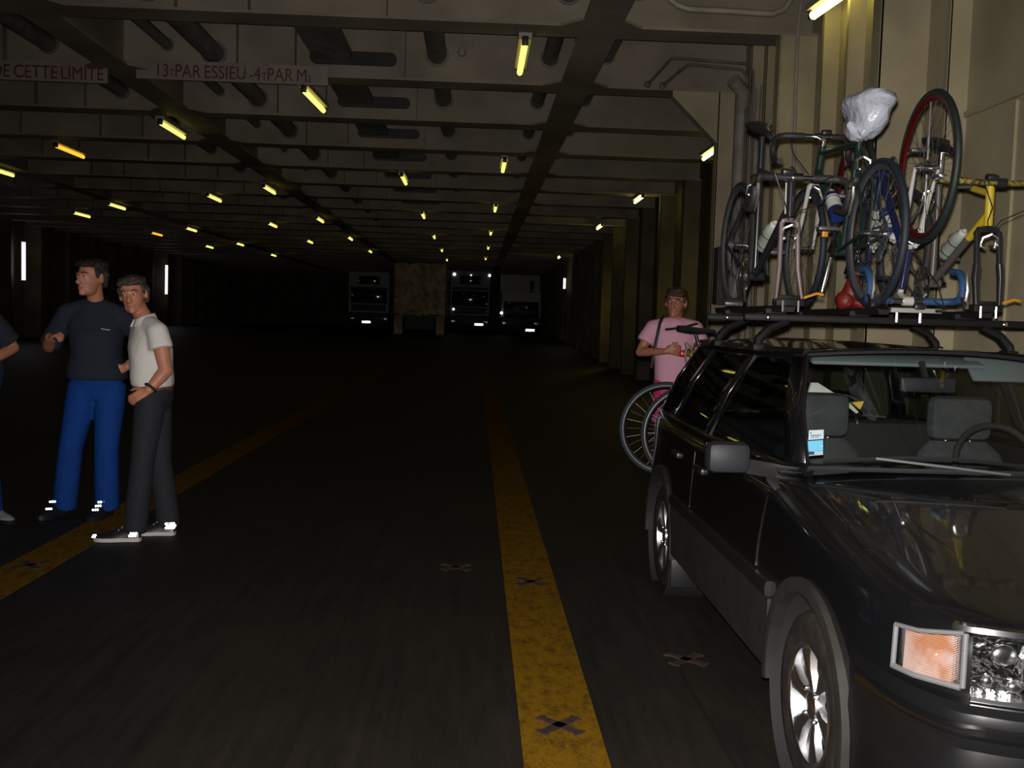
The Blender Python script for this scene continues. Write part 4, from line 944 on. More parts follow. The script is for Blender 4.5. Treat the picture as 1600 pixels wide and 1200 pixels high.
# carrier on the tailgate with two bicycles across the car
cr_ = thing('tailgate_carrier', 'black tubular bicycle carrier on the tailgate of the black car', 'bicycle carrier', (CX, 6.4, .3))
for dx in (-.35, .35):
    m_ = MB(); m_.tube([(dx, 0, .05), (dx, .12, .0), (dx, .75, .10)], .018, 8); m_.tube([(dx, .06, .02), (dx, .10, .65), (dx, .02, .78)], .018, 8); m_.build('carrier_arm', M['rack'], cr_)
for dy in (.40, .65):
    m_ = MB(); m_.span((-.62, dy - .03, .085), (.62, dy + .03, .105)); m_.build('wheel_channel', M['rack'], cr_)
zb = .425
t, g = bicycle('city_bicycle', 'bicycle with dark blue tyres and silver rims, rearmost behind the tailgate of the car', (1.365, 7.02, zb), (0, 0, -PI / 2), M['bikeblack'], M['bikeblack'], 'flat', M['saddle'], tyre=M['rubberblue'], rim=M['silver'], saddle_h=1.03, tw=.03, post_m=M['saddle'])
f = MB(); f.box(g['sp'] + V((0, -.08, -.16)), (.05, .04, .035), bev=.01); f.build('tail_light', M['redplastic'], t)
t, g = bicycle('silver_rim_bicycle', 'bicycle with thin silver rims carried against the tailgate of the black car', (2.475, 6.78, zb + .0), (0, 0, PI / 2), M['bikegrey'], M['bikegrey'], 'drop', M['yblacktape'], tyre=M['rubber'], rim=M['silver'], saddle_h=.90, tw=.022, R=.33)
c = g['cl'] + V((.05, .12, -.20)); f = MB(); f.lathe([(.0005, -.09), (.034, -.09), (.036, -.08), (.036, .05), (.030, .075), (.022, .085)], c, (0, 0, 1), 18); o = f.build('bottle', M['bottle_p'], t)
f = MB(); f.lathe([(.024, .085), (.024, .105), (.010, .115), (.0005, .118)], c, (0, 0, 1), 14); f.build('bottle_cap', M['bottle_w'], o)
f = MB(); f.tube([c + V((0, -.03, .0)), c + V((-.02, -.10, .10)), g['cl'] + V((.05, 0, 0))], .006, 6); f.build('bottle_bracket', M['bright'], t)
# ------------------------------------------------------------------ people
class Fig:
    """closed overlapping volumes, fused into one continuous skin by a voxel remesh"""
    def __init__(s): s.mb = MB()
    def limb(s, pts, rs, flat=None, n=14):
        pts = [V(p) for p in pts]
        for (a, ra), (b, rb) in zip(zip(pts, rs), zip(pts[1:], rs[1:])):
            d = (b - a); L = d.length
            if L < 1e-5: continue
            t = d / L; u = t.orthogonal().normalized(); w_ = t.cross(u); rings = []
            for k in range(5): an = -PI / 2 + PI / 2 * k / 5 + .05; rings.append((a + t * (ra * math.sin(an)), ra * math.cos(an)))
            rings.append((a, ra)); rings.append((a.lerp(b, .5), (ra + rb) / 2)); rings.append((b, rb))
            for k in range(1, 6): an = PI / 2 * k / 5 - .05; rings.append((b + t * (rb * math.sin(an)), rb * math.cos(an)))
            s.mb.loft([[c + (u * math.cos(2 * PI * j / n) + w_ * math.sin(2 * PI * j / n)) * r for j in range(n)] for c, r in rings])
        return s
    def cone(s, pts, rs, n=18):               # limb sleeve with flat open-looking ends
        s.mb.tube(pts, rs, n); return s
    def trunk(s, secs, n=26):                 # secs: (centre, across unit vector, half width, half depth)
        rings = []
        for c, ax, a, b in secs:
            c = V(c); ax = V(ax).normalized(); f = V((ax.y, -ax.x, 0)).normalized()
            ring = []
            for j in range(n):
                th = 2 * PI * j / n; cx, sx = math.cos(th), math.sin(th)
                e = 2.4; k = (abs(cx) ** e + abs(sx) ** e) ** (-1 / e)
                ring.append(c + ax * (a * cx * k) + f * (b * sx * k))
            rings.append(ring)
        s.mb.loft(rings); return s
    def build(s, name, m, parent, vox, smooth=4):
        o = s.mb.build(name, m, parent); md = [('REMESH', dict(mode='VOXEL', voxel_size=vox, use_smooth_shade=True)), ('SMOOTH', dict(factor=.5, iterations=smooth))]
        p = o.parent; o.parent = None; bake(o, md); o.parent = p
        if not o.data.materials: o.data.materials.append(m)
        o.data.polygons.foreach_set('use_smooth', [True] * len(o.data.polygons)); return o
def frame(yaw, pitch=0, roll=0):              # yaw 0 faces the viewer (-y); columns: right hand side of figure, back, up
    return Matrix.Rotation(yaw, 3, 'Z') @ Matrix.Rotation(pitch, 3, 'X') @ Matrix.Rotation(roll, 3, 'Y')
def head_shape(fg, c, R, s=1.0, female=False):
    def P(x, y, z): return V(c) + R @ V((x * s, y * s, z * s))
    rot = R
    fg.mb.ell(P(0, .012, .035), (.074 * s, .092 * s, .082 * s), rot, 20, 14)      # skull
    fg.mb.ell(P(0, -.018, -.005), (.064 * s, .074 * s, .085 * s), rot, 20, 14)    # face
    fg.mb.ell(P(0, -.030, -.068), ((.048 if female else .054) * s, .056 * s, .042 * s), rot, 18, 12)    # jaw
    fg.mb.ell(P(0, -.072, -.094), (.022 * s, .020 * s, .016 * s), rot, 14, 10)    # chin
    fg.limb([P(0, -.088, .012), P(0, -.110, -.028)], [.008 * s, .013 * s]); fg.mb.ell(P(0, -.100, -.034), (.019 * s, .012 * s, .010 * s), rot)   # nose
    fg.limb([P(-.034, -.080, .026), P(0, -.088, .024), P(.034, -.080, .026)], [.010 * s] * 3)                  # brow
    for sg in (-1, 1):
        fg.mb.ell(P(sg * .077, .012, .0), (.010 * s, .020 * s, .032 * s), rot @ Matrix.Rotation(sg * .25, 3, 'Z'), 12, 10)   # ear
    fg.limb([P(-.020, -.082, -.060), P(0, -.088, -.058), P(.020, -.082, -.060)], [.007 * s, .009 * s, .007 * s])
    fg.limb([P(-.016, -.080, -.070), P(0, -.086, -.071), P(.016, -.080, -.070)], [.006 * s, .009 * s, .006 * s])
def face_bits(t, c, R, s, hair_m, glasses=None, moustache=None):
    def P(x, y, z): return V(c) + R @ V((x * s, y * s, z * s))
    for sg in (-1, 1):
        m_ = MB(); m_.ell(P(sg * .031, -.079, .006), (.0115 * s, .0095 * s, .0066 * s), R, 12, 8); e = m_.build('eye', M['eye'], t)
        m_ = MB(); m_.ell(P(sg * .031 - .002, -.0875, .006), (.0055 * s, .003 * s, .0055 * s), R, 10, 6); m_.build('iris', M['iris'], e)
        m_ = MB(); m_.tube([P(sg * .014, -.096, .027), P(sg * .034, -.094, .034), P(sg * .053, -.080, .028)], [.003, .005, .003], 6); m_.build('eyebrow', hair_m, t)
    m_ = MB(); m_.tube([P(-.022, -.088, -.063), P(0, -.0965, -.0625), P(.022, -.088, -.063)], [.003, .006, .003], 8, flat=.7); m_.build('lips', M['lip'], t)
def hair_cap(t, c, R, s, m, length=.0, fringe=.055, seed=1, vox=.009, sides=True):
    def P(x, y, z): return V(c) + R @ V((x * s, y * s, z * s))
    fg = Fig(); rnd = random.Random(seed)
    fg.mb.ell(P(0, .026, .052), (.082 * s, .092 * s, .078 * s), R, 20, 14)
    fg.mb.ell(P(0, .070, .005), (.068 * s, .045 * s, .062 * s), R, 16, 12)
    for k in range(16):                                                    # tufts
        a = 2 * PI * k / 16; fg.mb.ell(P(.060 * math.sin(a), .02 - .072 * math.cos(a), .088 + rnd.uniform(-.01, .016)), (.026 * s, .026 * s, .018 * s), R, 10, 8)
    for k in range(7): x = -.06 + .02 * k; fg.mb.ell(P(x, -.070 + abs(x) * .25, fringe + .018 + rnd.uniform(-.006, .006)), (.015 * s, .018 * s, .016 * s), R, 10, 8)
    if sides:
        for sg in (-1, 1): fg.limb([P(sg * .073, -.022, .045), P(sg * .074, -.020, .005 - length)], [.014 * s, .009 * s]); fg.limb([P(sg * .072, .045, .03), P(sg * .062, .055, -.04 - length)], [.024 * s, .018 * s])
    return fg.build('hair', m, t, vox, 2)
def hand(fg, wrist, d, palm_n, curl=.5, s=1.0, thumb=1, spread=.12):
    """palm with five separate fingers; d = pointing direction, palm_n = direction the palm faces, thumb = side"""
    d = V(d).normalized(); n = V(palm_n); n = (n - d * n.dot(d)).normalized(); x = d.cross(n) * thumb; w = V(wrist)
    pk = w + d * .085 * s
    for k in (-1.3, -.45, .45, 1.3):
        fg.limb([w + d * .012 * s + x * (.012 * k * s), pk + x * (.0185 * k * s)], [.017 * s, .0125 * s], n=10)
    L = (.066, .078, .074, .056)
    for k in range(4):
        a = (1.5 - k); base = pk + x * (.0185 * 1.3 / 1.5 * a * s); dd = (d + x * (a * spread)).normalized(); c = 0; p = base; pts = [p]
        for j, f in enumerate((.46, .30, .24)):
            c += curl * (.75 if j == 0 else 1.0 if j == 1 else .7); q = dd * math.cos(c) + n * math.sin(c); p = p + q * (L[k] * f * s); pts.append(p)
        fg.limb(pts, [.0098 * s, .0090 * s, .0082 * s, .0070 * s], n=10)
    b = w + d * .028 * s + x * .026 * s; td = (d * .75 + x * .75 + n * .25).normalized(); td2 = (d * 1.0 + x * .25 + n * .35).normalized()
    fg.limb([b, b + td * .040 * s, b + td * .040 * s + td2 * .030 * s, b + td * .04 * s + td2 * .030 * s + (td2 + n * .3).normalized() * .024 * s], [.014 * s, .0115 * s, .0100 * s, .0078 * s], n=10)
def shoe(t, name, heel, d, m, sole_m, s=1.0, h=.075):
    heel = V(heel); d = V((d[0], d[1], 0)).normalized(); sd = V((d.y, -d.x, 0)); L = .285 * s
    m_ = MB(); rings = []
    for q, wd, hh in ((0, .020, .05), (.03, .034, .075), (.12, .038, .088), (.28, .037, .095), (.42, .042, .078), (.60, .049, .058), (.78, .050, .046), (.92, .036, .036), (1.0, .012, .022)):
        c = heel + d * (L * q); r = []
        for j in range(16):
            a = 2 * PI * j / 16; zz = .022 + (hh - .012) * max(0, math.sin(a)) + (-.004) * (math.sin(a) < 0)
            r.append(c + sd * (wd * s * math.cos(a) * (1 if math.sin(a) <= .3 else 1 - .45 * (math.sin(a) - .3))) + V((0, 0, zz)))
        rings.append(r)
    m_.loft(rings); so = m_.build(name, m, t)
    m_ = MB(); rings = []
    for q, wd in ((-.01, .018), (.03, .036), (.12, .041), (.3, .039), (.45, .043), (.62, .051), (.8, .051), (.93, .037), (1.01, .014)):
        c = heel + d * (L * q); rings.append([c + sd * wd * s + V((0, 0, 0)), c + sd * wd * s + V((0, 0, .024)), c - sd * wd * s + V((0, 0, .024)), c - sd * wd * s])
    m_.loft(rings, smooth=False); m_.build('sole', sole_m, so)
    m_ = MB()
    for q in (.40, .47, .54): c = heel + d * (L * q) + V((0, 0, .088 - (q - .40) * .22)); m_.tube([c - sd * .026, c + V((0, 0, .006)), c + sd * .026], .0035, 6)
    m_.build('laces', sole_m, so)
    return so
def reflector(so, c, n, nu, nv, s=.008):
    m_ = MB(); cubes(m_, c, n, nu, nv, s); tag(m_.build('reflector', M['retro'], so), 'bright reflective patch')
def torso_axis(Ls, Rs): return (V(Ls) - V(Rs)).normalized()

def person(base, lab, sp):
    t = thing('person', lab, 'person', base); s = sp.get('s', 1.0); skin = sp['skin']; hs = sp.get('hs', 1.0)
    LS, RS, LH, RH = V(sp['LS']), V(sp['RS']), V(sp['LH']), V(sp['RH']); sh_c = (LS + RS) / 2; hp_c = (LH + RH) / 2
    ax_s = LS - RS; ax_h = LH - RH; hw_s = ax_s.length / 2; hw_h = ax_h.length / 2 + .08
    def spine(k): return hp_c.lerp(sh_c, k), ax_h.normalized().lerp(ax_s.normalized(), k)
    HR = frame(*sp['head_rot']); HC = V(sp['head']); g = sp.get('girth', 1.0)
    neck0 = sh_c + V((0, 0, .03)) + V(sp.get('neck_off', (0, 0, 0)))
    # continuous body
    f = Fig(); head_shape(f, HC, HR, hs, sp.get('female', False))
    f.limb([neck0, neck0.lerp(HC + HR @ V((0, .03, -.05)), .6), HC + HR @ V((0, .025, -.04))], [.060, .054, .054])
    secs = []
    for k, w_, d_ in ((-.08, hw_h * .90, .10), (.12, hw_h * .98, .105), (.40, hw_h * .88, .10 * g), (.70, hw_s * .86, .105 * g), (.92, hw_s * .86, .09), (1.05, hw_s * .55, .065)):
        c, a = spine(k); secs.append((c, a, w_, d_))
    f.trunk(secs)
    arms = {}
    for nm, S, E, W in (('L', LS, sp['LE'], sp['LW']), ('R', RS, sp['RE'], sp['RW'])):
        S, E, W = V(S), V(E), V(W); am = sp.get('arm', 1.0)
        f.limb([S + (sh_c - S).normalized() * .02 + V((0, 0, -.025)), S.lerp(E, .45), E, E.lerp(W, .3), W], [.046 * am, .047 * am, .039 * am, .040 * am, .027 * am]); arms[nm] = (S, E, W)
        hd = sp['L_hand' if nm == 'L' else 'R_hand']
        hand(f, W + V(hd[0]).normalized() * .01, hd[0], hd[1], hd[2], .96 if not sp.get('female') else .88, hd[3])
    legs = {}
    for nm, H, K, A in (('L', LH, sp['LK'], sp['LA']), ('R', RH, sp['RK'], sp['RA'])):
        H, K, A = V(H), V(K), V(A); f.limb([H, H.lerp(K, .4), K, K.lerp(A, .3), A, V((A.x, A.y, .05))], [.080, .070, .050, .052, .034, .032]); legs[nm] = (H, K, A)
    f.build('body', skin, t, .0075, 3)
    face_bits(t, HC, HR, hs, sp['hair'])
    # trousers or shorts
    f = Fig(); tr = sp.get('leg_w', 1.0); end = sp.get('leg_end', 1.0)
    for H, K, A in legs.values():
        q = A + V((0, 0, -.035))
        if end >= 1: f.cone([H + V((0, 0, .02)), H.lerp(K, .3), H.lerp(K, .7), K, K.lerp(q, .4), q], [.098 * tr, .096 * tr, .082 * tr, .074 * tr, .076 * tr, .076 * tr])
        else: f.cone([H + V((0, 0, .02)), H.lerp(K, .3), H.lerp(K, end)], [.100 * tr, .100 * tr, .098 * tr])
    c0, a0 = spine(-.16); c1, a1 = spine(.10); c2, a2 = spine(.20)
    f.trunk([(c0, a0, hw_h * .80, .09), (spine(-.02)[0], a0, hw_h * 1.02, .118), (c1, a1, hw_h * 1.04, .120 * g), (c2, a2, hw_h * 1.0, .116 * g)])
    f.build('trousers' if end >= 1 else 'shorts', sp['trouser_m'], t, .011, 5)
    # top garment
    f = Fig(); hem = sp.get('hem', .12); lo = spine(hem)
    f.trunk([(lo[0], lo[1], hw_h * 1.06 * sp.get('hem_w', 1), .128 * g * sp.get('hem_w', 1)), (spine(hem + .10)[0], lo[1], hw_h * 1.08 * sp.get('hem_w', 1), .134 * g * sp.get('hem_w', 1)), (spine(.45)[0], spine(.45)[1], max(hw_h * 1.0, hw_s * .86), .132 * g), (spine(.72)[0], spine(.72)[1], hw_s * .98, .134 * g), (spine(.92)[0], spine(.92)[1], hw_s * .98, .112), (spine(1.06)[0] + V(sp.get('neck_off', (0, 0, 0))) * .5, spine(1)[1], hw_s * .62, .080), (spine(1.12)[0] + V(sp.get('neck_off', (0, 0, 0))), spine(1)[1], hw_s * .36, .066)])
    sl = sp.get('sleeve', .55)
    for S, E, W in arms.values():
        mid = S.lerp(E, .5)
        if sl <= 1:
            f.cone([S + (S - sh_c).normalized() * -.05 + V((0, 0, .0)), S + V((0, 0, -.006)), S.lerp(E, sl * .5), S.lerp(E, sl)], [.058, .068, .071 * sp.get('sl_w', 1), .077 * sp.get('sl_w', 1)])
            f.limb([neck0 + V((0, 0, .005)), S + V((0, 0, -.010))], [.058, .070])
        else:
            q = E.lerp(W, sl - 1); f.limb([S, S.lerp(E, .5), E, q], [.072, .066, .058, .048]); f.limb([neck0, S], [.055, .06])
    f.build(sp['top'], sp['top_m'], t, .010, 12)
    hair_cap(t, HC, HR, hs, sp['hair'], sp.get('hair_len', 0), sp.get('fringe', .055))
    return t, dict(HC=HC, HR=HR, arms=arms, legs=legs, spine=spine, neck0=neck0, hs=hs)

# man in the white polo, leaning towards his companion, hand on hip
b = atz(215, 840, 0); 
t, g = person((b.x, b.y, .0035), 'man in a white polo shirt and dark jeans with a hand on his hip', dict(
    skin=M['skin_m'], hair=M['hair_g'], head=(-.045, .02, 1.575), head_rot=(.06, .06, -.14), hs=1.05, neck_off=(-.01, -.03, .01),
    LS=(.155, -.115, 1.355), RS=(-.055, .20, 1.375), LH=(.105, -.075, .92), RH=(.085, .085, .92),
    LE=(.222, -.16, 1.105), LW=(.135, -.215, .985), RE=(.05, .36, 1.10), RW=(.05, .28, .88),
    L_hand=((-.85, -.12, -.50), (.1, .9, -.2), .42, -1), R_hand=((.0, -.1, -1), (.7, -.2, 0), .4, 1),
    LK=(.065, -.12, .50), LA=(.015, -.10, .09), RK=(.115, .085, .50), RA=(.165, .12, .09), leg_w=.98, arm=1.08,
    trouser_m=M['darkjean'], top='polo_shirt', top_m=M['whitesh'], hem=.16, hem_w=1.0, sleeve=.46, fringe=.062, girth=1.02))
m_ = MB(); n0 = g['neck0']; fw = V((-.84, -.54, 0)); sd = V((.54, -.84, 0))
rings = []
for k in range(25):                       # folded collar, open at the throat
    a_ = -2.55 + 5.1 * k / 24; dr = -fw * math.cos(a_) + sd * math.sin(a_); c_ = n0 + V((0, 0, .045 - .045 * (abs(a_) / 2.55) ** 2)) + fw * .012
    rings.append([c_ + dr * .060 + V((0, 0, .012)), c_ + dr * .068 + V((0, 0, .016)), c_ + dr * .088 + V((0, 0, -.030)), c_ + dr * .078 + V((0, 0, -.034))])
m_.loft(rings); m_.build('collar', M['whitesh'], t)
c0 = g['spine'](.145)[0]; ax = V(g['spine'](.1)[1]).normalized(); fx = V((ax.y, -ax.x, 0)); m_ = MB()
m_.tube([c0 + ax * (.166 * math.cos(a)) + fx * (.124 * math.sin(a)) for a in [2 * PI * k / 28 for k in range(28)]], .019, 8, closed=True, flat=.35); bl = m_.build('belt', M['belt'], t)
m_ = MB(); m_.box(c0 + fx * .128 + V((.02, -.01, 0)), (.02, .05, .045), bev=.006); m_.build('buckle', M['bright'], bl)
S, E, W = g['arms']['L']; d = (W - E).normalized(); u = d.orthogonal().normalized(); w_ = d.cross(u); m_ = MB(); cw = E.lerp(W, .88); m_.tube([cw + u * (.035 * math.cos(a)) + w_ * (.035 * math.sin(a)) for a in [2 * PI * k / 18 for k in range(18)]], .009, 8, closed=True, flat=1.4); tag(m_.build('wrist_watch', M['strap'], t), 'dark wristwatch')
camd = (V((0, 0, CAM_H)) - V((b.x, b.y, 0.05))).normalized()
so = shoe(t, 'shoe', (.055, -.10, 0), (-1, -.12), M['shoe'], M['sole']); reflector(so, (.030, -.192, .058), camd, 3, 2, .011); reflector(so, (-.225, -.158, .036), camd, 2, 2, .008)
so = shoe(t, 'shoe', (.215, .10, 0), (-1, -.10), M['shoe'], M['sole']); reflector(so, (.195, .045, .070), camd, 4, 3, .011)

# big man in navy sweater and bright blue trousers
b = atz(122, 808, 0)
t, g = person((b.x, b.y, .0035), 'big man in a navy top and bright blue trousers pointing with a raised fist', dict(
    skin=M['skin_m'], hair=M['hair_b'], head=(.098, -.03, 1.69), head_rot=(-.42, -.02, 0), hs=1.12, neck_off=(-.0, 0, 0.035),
    LS=(.285, .08, 1.435), RS=(-.085, .02, 1.455), LH=(.205, .05, .93), RH=(.035, .02, .93),
    LE=(.43, .22, 1.20), LW=(.335, -.0, 1.08), RE=(-.225, .05, 1.205), RW=(-.145, -.13, 1.275),
    L_hand=((-.75, -.35, -.45), (.1, .8, .3), .35, -1), R_hand=((.75, -.50, .22), (.2, .3, -.9), 1.15, -1),
    LK=(.205, -.02, .50), LA=(.185, .05, .09), RK=(-.04, -.03, .50), RA=(-.115, .05, .09), leg_w=1.10, arm=1.15,
    trouser_m=M['bluetr'], top='sweater', top_m=M['navy'], hem=.10, hem_w=1.12, sleeve=.97, fringe=.070, girth=1.22))
so = shoe(t, 'shoe', (-.115, .10, 0), (-.35, -1), M['shoe'], M['shoe'])
camd = (V((0, 0, CAM_H)) - V((b.x, b.y, 0.1))).normalized()
for z, q in ((.115, 0), (.075, -.05)): reflector(so, (-.155, -.06 + q * 1.2, z), camd, 3, 1, .010)
so = shoe(t, 'shoe', (.185, .10, 0), (-.15, -1), M['shoe'], M['shoe'])
for k in range(3): reflector(so, (.178 - k * .008, -.05 - k * .03, .118 - k * .022), camd, 3, 1, .010)
reflector(so, (.148, -.15, .045), camd, 1, 1, .009)
m_ = MB(); cs = V((.20, -.120, 1.345)); m_.tube([cs, cs + V((.03, -.0, -.006)), cs + V((.06, .004, -.008))], .004, 6); tag(m_.build('chest_emblem', M['bottle_w'], t), 'small pale emblem on the chest')

# third man, mostly outside the frame on the left
b = atz(-30, 812, 0)
t, g = person((b.x, b.y, 0), 'man in dark top and blue trousers cut off by the left edge of the photo', dict(
    skin=M['skin_m'], hair=M['hair_b'], head=(-.05, 0, 1.66), head_rot=(.9, 0, 0), hs=1.08,
    LS=(.10, -.10, 1.43), RS=(-.16, .16, 1.43), LH=(.05, -.05, .93), RH=(-.05, .09, .93),
    LE=(.215, .02, 1.20), LW=(.135, -.20, 1.10), RE=(-.30, .22, 1.15), RW=(-.22, .02, 1.02),
    L_hand=((-.35, -.6, -.45), (-.5, .3, 0), .5, -1), R_hand=((.2, -.6, -.5), (.3, .3, 0), .5, 1),
    LK=(.075, -.08, .50), LA=(.085, -.03, .09), RK=(-.07, .10, .50), RA=(-.12, .12, .09), leg_w=1.0,
    trouser_m=M['bluetr'], top='sweater', top_m=M['navy'], hem=.10, sleeve=.85, girth=1.05))
S, E, W = g['arms']['L']; d = (W - E).normalized(); u = d.orthogonal().normalized(); w_ = d.cross(u); cw = E.lerp(W, .86); m_ = MB(); m_.tube([cw + u * (.034 * math.cos(a)) + w_ * (.034 * math.sin(a)) for a in [2 * PI * k / 18 for k in range(18)]], .008, 8, closed=True, flat=1.4); tag(m_.build('wrist_watch', M['bright'], t), 'shiny metal wristwatch')
so = shoe(t, 'shoe', (.04, .04, 0), (.85, -.55), M['shoegrey'], M['shoe'], .95); so = shoe(t, 'shoe', (-.14, .18, 0), (.4, -1), M['shoegrey'], M['shoe'])

# woman in the pink t-shirt behind the car
Yw = 8.0; bx = at(1040, 800, Yw).x
def wl(px, py, dy=0.0): p = at(px, py, Yw + dy); return V((p.x - bx, dy, p.z))
hc = wl(1056, 474)
t, g = person((bx, Yw, 0), 'woman in a pink t-shirt and magenta shorts standing behind the black car', dict(
    female=True, skin=M['skin_w'], hair=M['hair_r'], head=hc, head_rot=(-.42, 0, .03), hs=1.03,
    LS=wl(1086, 512, .02), RS=wl(1021, 511, 0), LH=wl(1066, 612), RH=wl(1037, 612),
    LE=wl(1096, 548, -.02), LW=wl(1064, 553, -.21), RE=wl(1000, 550, -.02), RW=wl(1040, 549, -.22),
    L_hand=((-.75, -.35, .25), (-.2, .7, .2), .75, -1), R_hand=((.85, -.25, .1), (.2, .7, .3), .75, 1),
    LK=wl(1062, 700, -.01), LA=wl(1056, 780, .03), RK=wl(1032, 700, -.02), RA=wl(1028, 782, .03), leg_w=.86, arm=.92, leg_end=.55,
    trouser_m=M['magenta'], top='tee_shirt', top_m=M['pink'], hem=.02, hem_w=.90, sleeve=.62, fringe=.045, hair_len=.0, girth=.92))
def stl(pts, r, nm, m): mm = MB(); mm.tube([wl(*p) for p in pts], r, 8, flat=2.2); return mm.build(nm, m, t)
stl(((1036, 494, -.02), (1031, 505, -.13), (1027, 525, -.15), (1022, 548, -.15), (1017, 575, -.13)), .006, 'bag_strap', M['strap'])
stl(((1088, 506, -.06), (1066, 512, -.16), (1040, 515, -.165)), .010, 'chest_strap', M['strap'])
mm = MB(); cg = g['HC']; Rg = g['HR']
def Pg(x, y, z): return V(cg) + Rg @ V((x, y, z))
for sg in (-1, 1): mm.tube([Pg(sg * .033 + .021 * math.cos(a), -.102 + .006 * abs(math.cos(a)), .008 + .016 * math.sin(a)) for a in [2 * PI * k / 16 for k in range(16)]], .0022, 6, closed=True); mm.tube([Pg(sg * .054, -.10, .012), Pg(sg * .080, -.02, .012)], .002, 6)
mm.tube([Pg(-.012, -.106, .012), Pg(.012, -.106, .012)], .002, 6); mm.build('glasses', M['strap'], t)
shoe(t, 'shoe', g['legs']['L'][2] * V((1, 1, 0)) if False else (g['legs']['L'][2].x, .06, 0), (.1, -1), M['shoegrey'], M['sole'], .88); shoe(t, 'shoe', (g['legs']['R'][2].x, .06, 0), (-.1, -1), M['shoegrey'], M['sole'], .88)
# ------------------------------------------------------------------ lorries parked at the far end
def lorry_part(mb, t, name, m, lab=None, parent=None): return tag(mb.build(name, m, parent or t), lab)
def plate(t, c, wd=.52):
    m_ = MB(); m_.box((c[0], c[1], c[2]), (wd, .02, .12)); p = lorry_part(m_, t, 'number_plate', M['bottle_w'], 'pale number plate')
    m_ = MB(); cubes(m_, (c[0], c[1] - .03, c[2]), (0, -1, .0), 10, 3, .034); m_.build('reflective_sheet', M['retro'], p)
def truck_front(name, lab, pxl, pxr, ytop, ybot_plate, xplate, Y, paint, box=None, marks=(), beacon=False):
    a, b = at(pxl, ytop, Y), at(pxr, ytop, Y); z0 = zfl(Y); x = (a.x + b.x) / 2; wd = b.x - a.x; H = (a.z + b.z) / 2 - z0
    t = thing(name, lab, 'lorry', (x, Y, z0), group='lorries parked at the far end')
    zc = H if box is None else box; h = wd / 2
    m_ = MB(); prof = [(-h * .95, 0), (-h, .12), (-h, 1.9), (h, 1.9), (h, .12), (h * .95, 0)]
    m_.prism([(px_, py_, .95) for px_, py_ in prof], (0, 0, zc - .95)); lorry_part(m_, t, 'cab', paint)
    m_ = MB(); m_.box((0, -.02, 1.95 if box is None else zc * .60), (wd * .86, .06, .85), bev=.02); lorry_part(m_, t, 'windscreen', M['truckglass'])
    m_ = MB(); m_.box((0, .25, .70), (wd * .98, .6, .62), bev=.06); lorry_part(m_, t, 'bumper', M['truckd'])
    m_ = MB(); m_.box((0, -.03, 1.28), (wd * .8, .06, .34), bev=.02); lorry_part(m_, t, 'grille', M['truckd'])
    for sg in (-1, 1):
        m_ = MB(); m_.box((sg * h * .78, -.06, .66), (.30, .05, .16), bev=.02); hl = lorry_part(m_, t, 'headlight', M['chrome'])
        m_ = MB(); m_.box((sg * (h + .14), .1, 2.1), (.12, .18, .62), bev=.03); lorry_part(m_, t, 'mirror', M['truckd'])
        m_ = MB(); m_.lathe([(.30, -.14), (.48, -.14), (.50, -.1), (.50, .1), (.48, .14), (.30, .14)], (sg * (h - .2), 1.1, .5), (1, 0, 0), 24, closed=True); m_.disc((sg * (h - .2), 1.1, .5), .31, (1, 0, 0), 20, .2); lorry_part(m_, t, 'wheel', M['tyre'])
        m_ = MB(); m_.bar((sg * .25 - .4, -.06, 1.56), (sg * .25 + .25, -.06, 1.75), .02, .02, (0, 1, 0)); lorry_part(m_, t, 'wiper', M['truckd'])
    p = at(xplate, ybot_plate, Y - .09); plate(t, (p.x - x, -.09, p.z - z0))
    if box is None:
        m_ = MB(); m_.box((0, -.04, H * .72), (wd * .9, .10, .14), bev=.03); lorry_part(m_, t, 'sun_visor', M['truckd'])
        m_ = MB(); m_.box((0, -.02, H * .86), (wd * .5, .05, H * .14), bev=.02); lorry_part(m_, t, 'roof_window', M['truckglass'])
    m_ = MB(); m_.span((-h, 2.1, .9), (h, 9.0, H)); lorry_part(m_, t, 'cargo_body', paint)
    for yy in (6.5, 7.8):
        for sg in (-1, 1):
            m_ = MB(); m_.disc((sg * (h - .2), yy, .5), .5, (1, 0, 0), 24, .28); lorry_part(m_, t, 'wheel', M['tyre'])
    for (mx, my, r) in marks:
        p = at(mx, my, Y - .12); m_ = MB(); m_.ell((p.x - x, -.12, p.z - z0), (r, .04, r)); lorry_part(m_, t, 'marker_light', M['marker'], 'white marker light')
    return t, x, z0, wd, H
t, x, z0, wd, H = truck_front('lorry', 'white high roofed lorry at the far end left of the beige covered load', 544, 610, 425, 503, 572, 57, M['truckw'])
t, x, z0, wd, H = truck_front('lorry', 'dark lorry with two white roof marker lights right of the beige covered load', 703, 768, 424, 507, 748, 57, M['truckb'], marks=((710, 428.5, .085), (765, 430.5, .075), (736, 430, .04), (708.5, 483, .06)))
t, x, z0, wd, H = truck_front('lorry', 'white box bodied lorry with a low cab, rightmost at the far end', 784, 848, 427, 516, 828, 55, M['truckw'], box=2.35, marks=((783.5, 489, .075),))
m_ = MB(); m_.box((wd * .30, 2.08, H * .78), (.25, .02, .9)); lorry_part(m_, t, 'box_window', M['truckglass'])
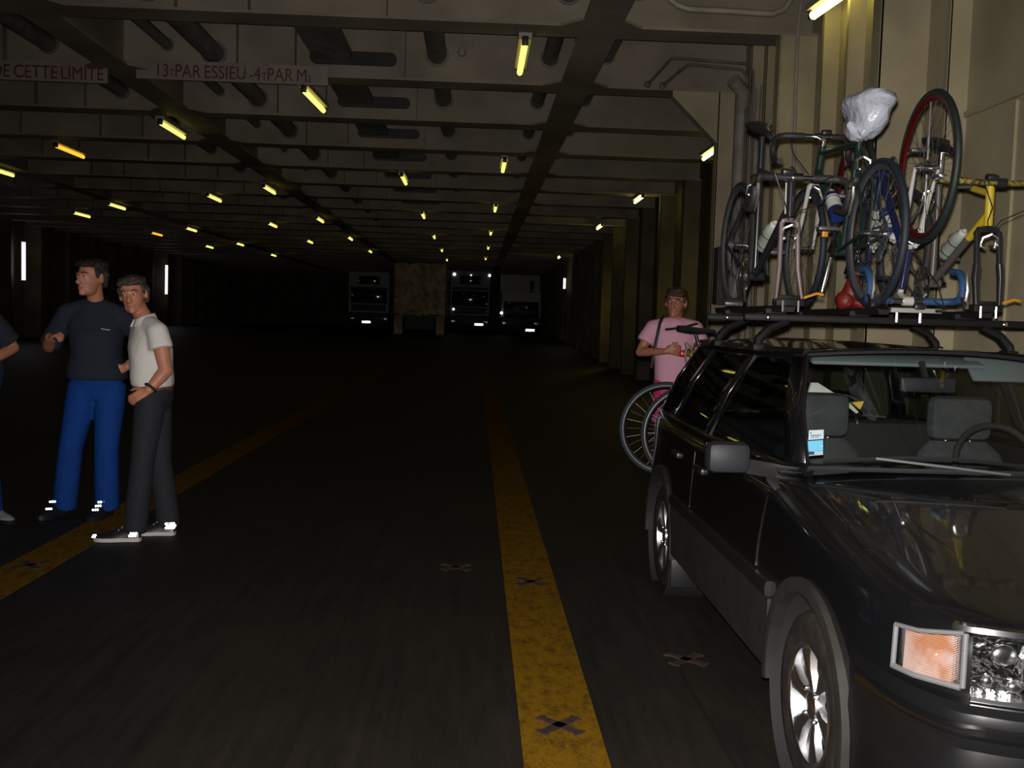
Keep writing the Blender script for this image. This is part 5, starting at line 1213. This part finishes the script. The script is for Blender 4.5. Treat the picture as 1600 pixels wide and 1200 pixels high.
# trailer under a mottled tarpaulin
a, b = at(617, 411, 50), at(697, 411, 50); z0 = zfl(50); x = (a.x + b.x) / 2; wd = b.x - a.x; H = a.z - z0; h = wd / 2
t = thing('covered_trailer', 'tall trailer under a mottled beige tarpaulin between the white and dark lorries', 'trailer', (x, 50, z0))
nx, nz = 22, 26; vs = []; rnd = random.Random(5)
rings = []
for k in range(nz + 1):
    z = 1.05 + (H - 1.05) * k / nz; ring = []
    for j in range(nx + 1): ring.append(V((-h + wd * j / nx, .06 * math.sin(j * 1.7 + k * .9) + rnd.uniform(-.05, .05), z + (0 if 0 < k < nz else rnd.uniform(-.06, .06)))))
    ring += [V((h + rnd.uniform(-.03, .03), 6, z)), V((-h + rnd.uniform(-.03, .03), 6, z))]; rings.append(ring)
m_ = MB(); m_.loft(rings); m_.build('tarpaulin', M['tarp'], t)
m_ = MB(); m_.box((0, 3, .98), (wd * .9, 5.8, .18)); m_.build('chassis', M['truckd'], t)
for sg in (-1, 1):
    m_ = MB(); m_.box((sg * (h - .22), .12, .55), (.42, .05, .95), bev=.02); m_.build('side_flap', M['tarp'], t)
    for yy in (1.0, 2.3):
        m_ = MB(); m_.lathe([(.2, -.15), (.48, -.15), (.50, -.1), (.50, .1), (.48, .15), (.2, .15)], (sg * (h - .25), yy, .5), (1, 0, 0), 24, closed=True); m_.disc((sg * (h - .25), yy, .5), .22, (1, 0, 0), 16, .2); m_.build('wheel', M['tyre'], t)
m_ = MB(); m_.span((-h * .55, .15, .35), (h * .55, .22, .95))
m_.build('rear_grating', M['truckd'], t)
# ------------------------------------------------------------------ the photographer's flash
fl = bpy.data.lights.new('flash', 'SPOT'); fo = bpy.data.objects.new('flash', fl); C.objects.link(fo)
fl.energy = 1350; fl.color = (1.0, .95, .90); fl.spot_size = math.radians(112); fl.spot_blend = 1.0; fl.shadow_soft_size = .018
fo.matrix_world = Matrix.Translation(V((0, 0, CAM_H)) + ROT @ V((-.01, .055, .0))) @ (ROT @ Matrix.Rotation(math.radians(-6), 3, 'Y') @ Matrix.Rotation(math.radians(-5), 3, 'X')).to_4x4()
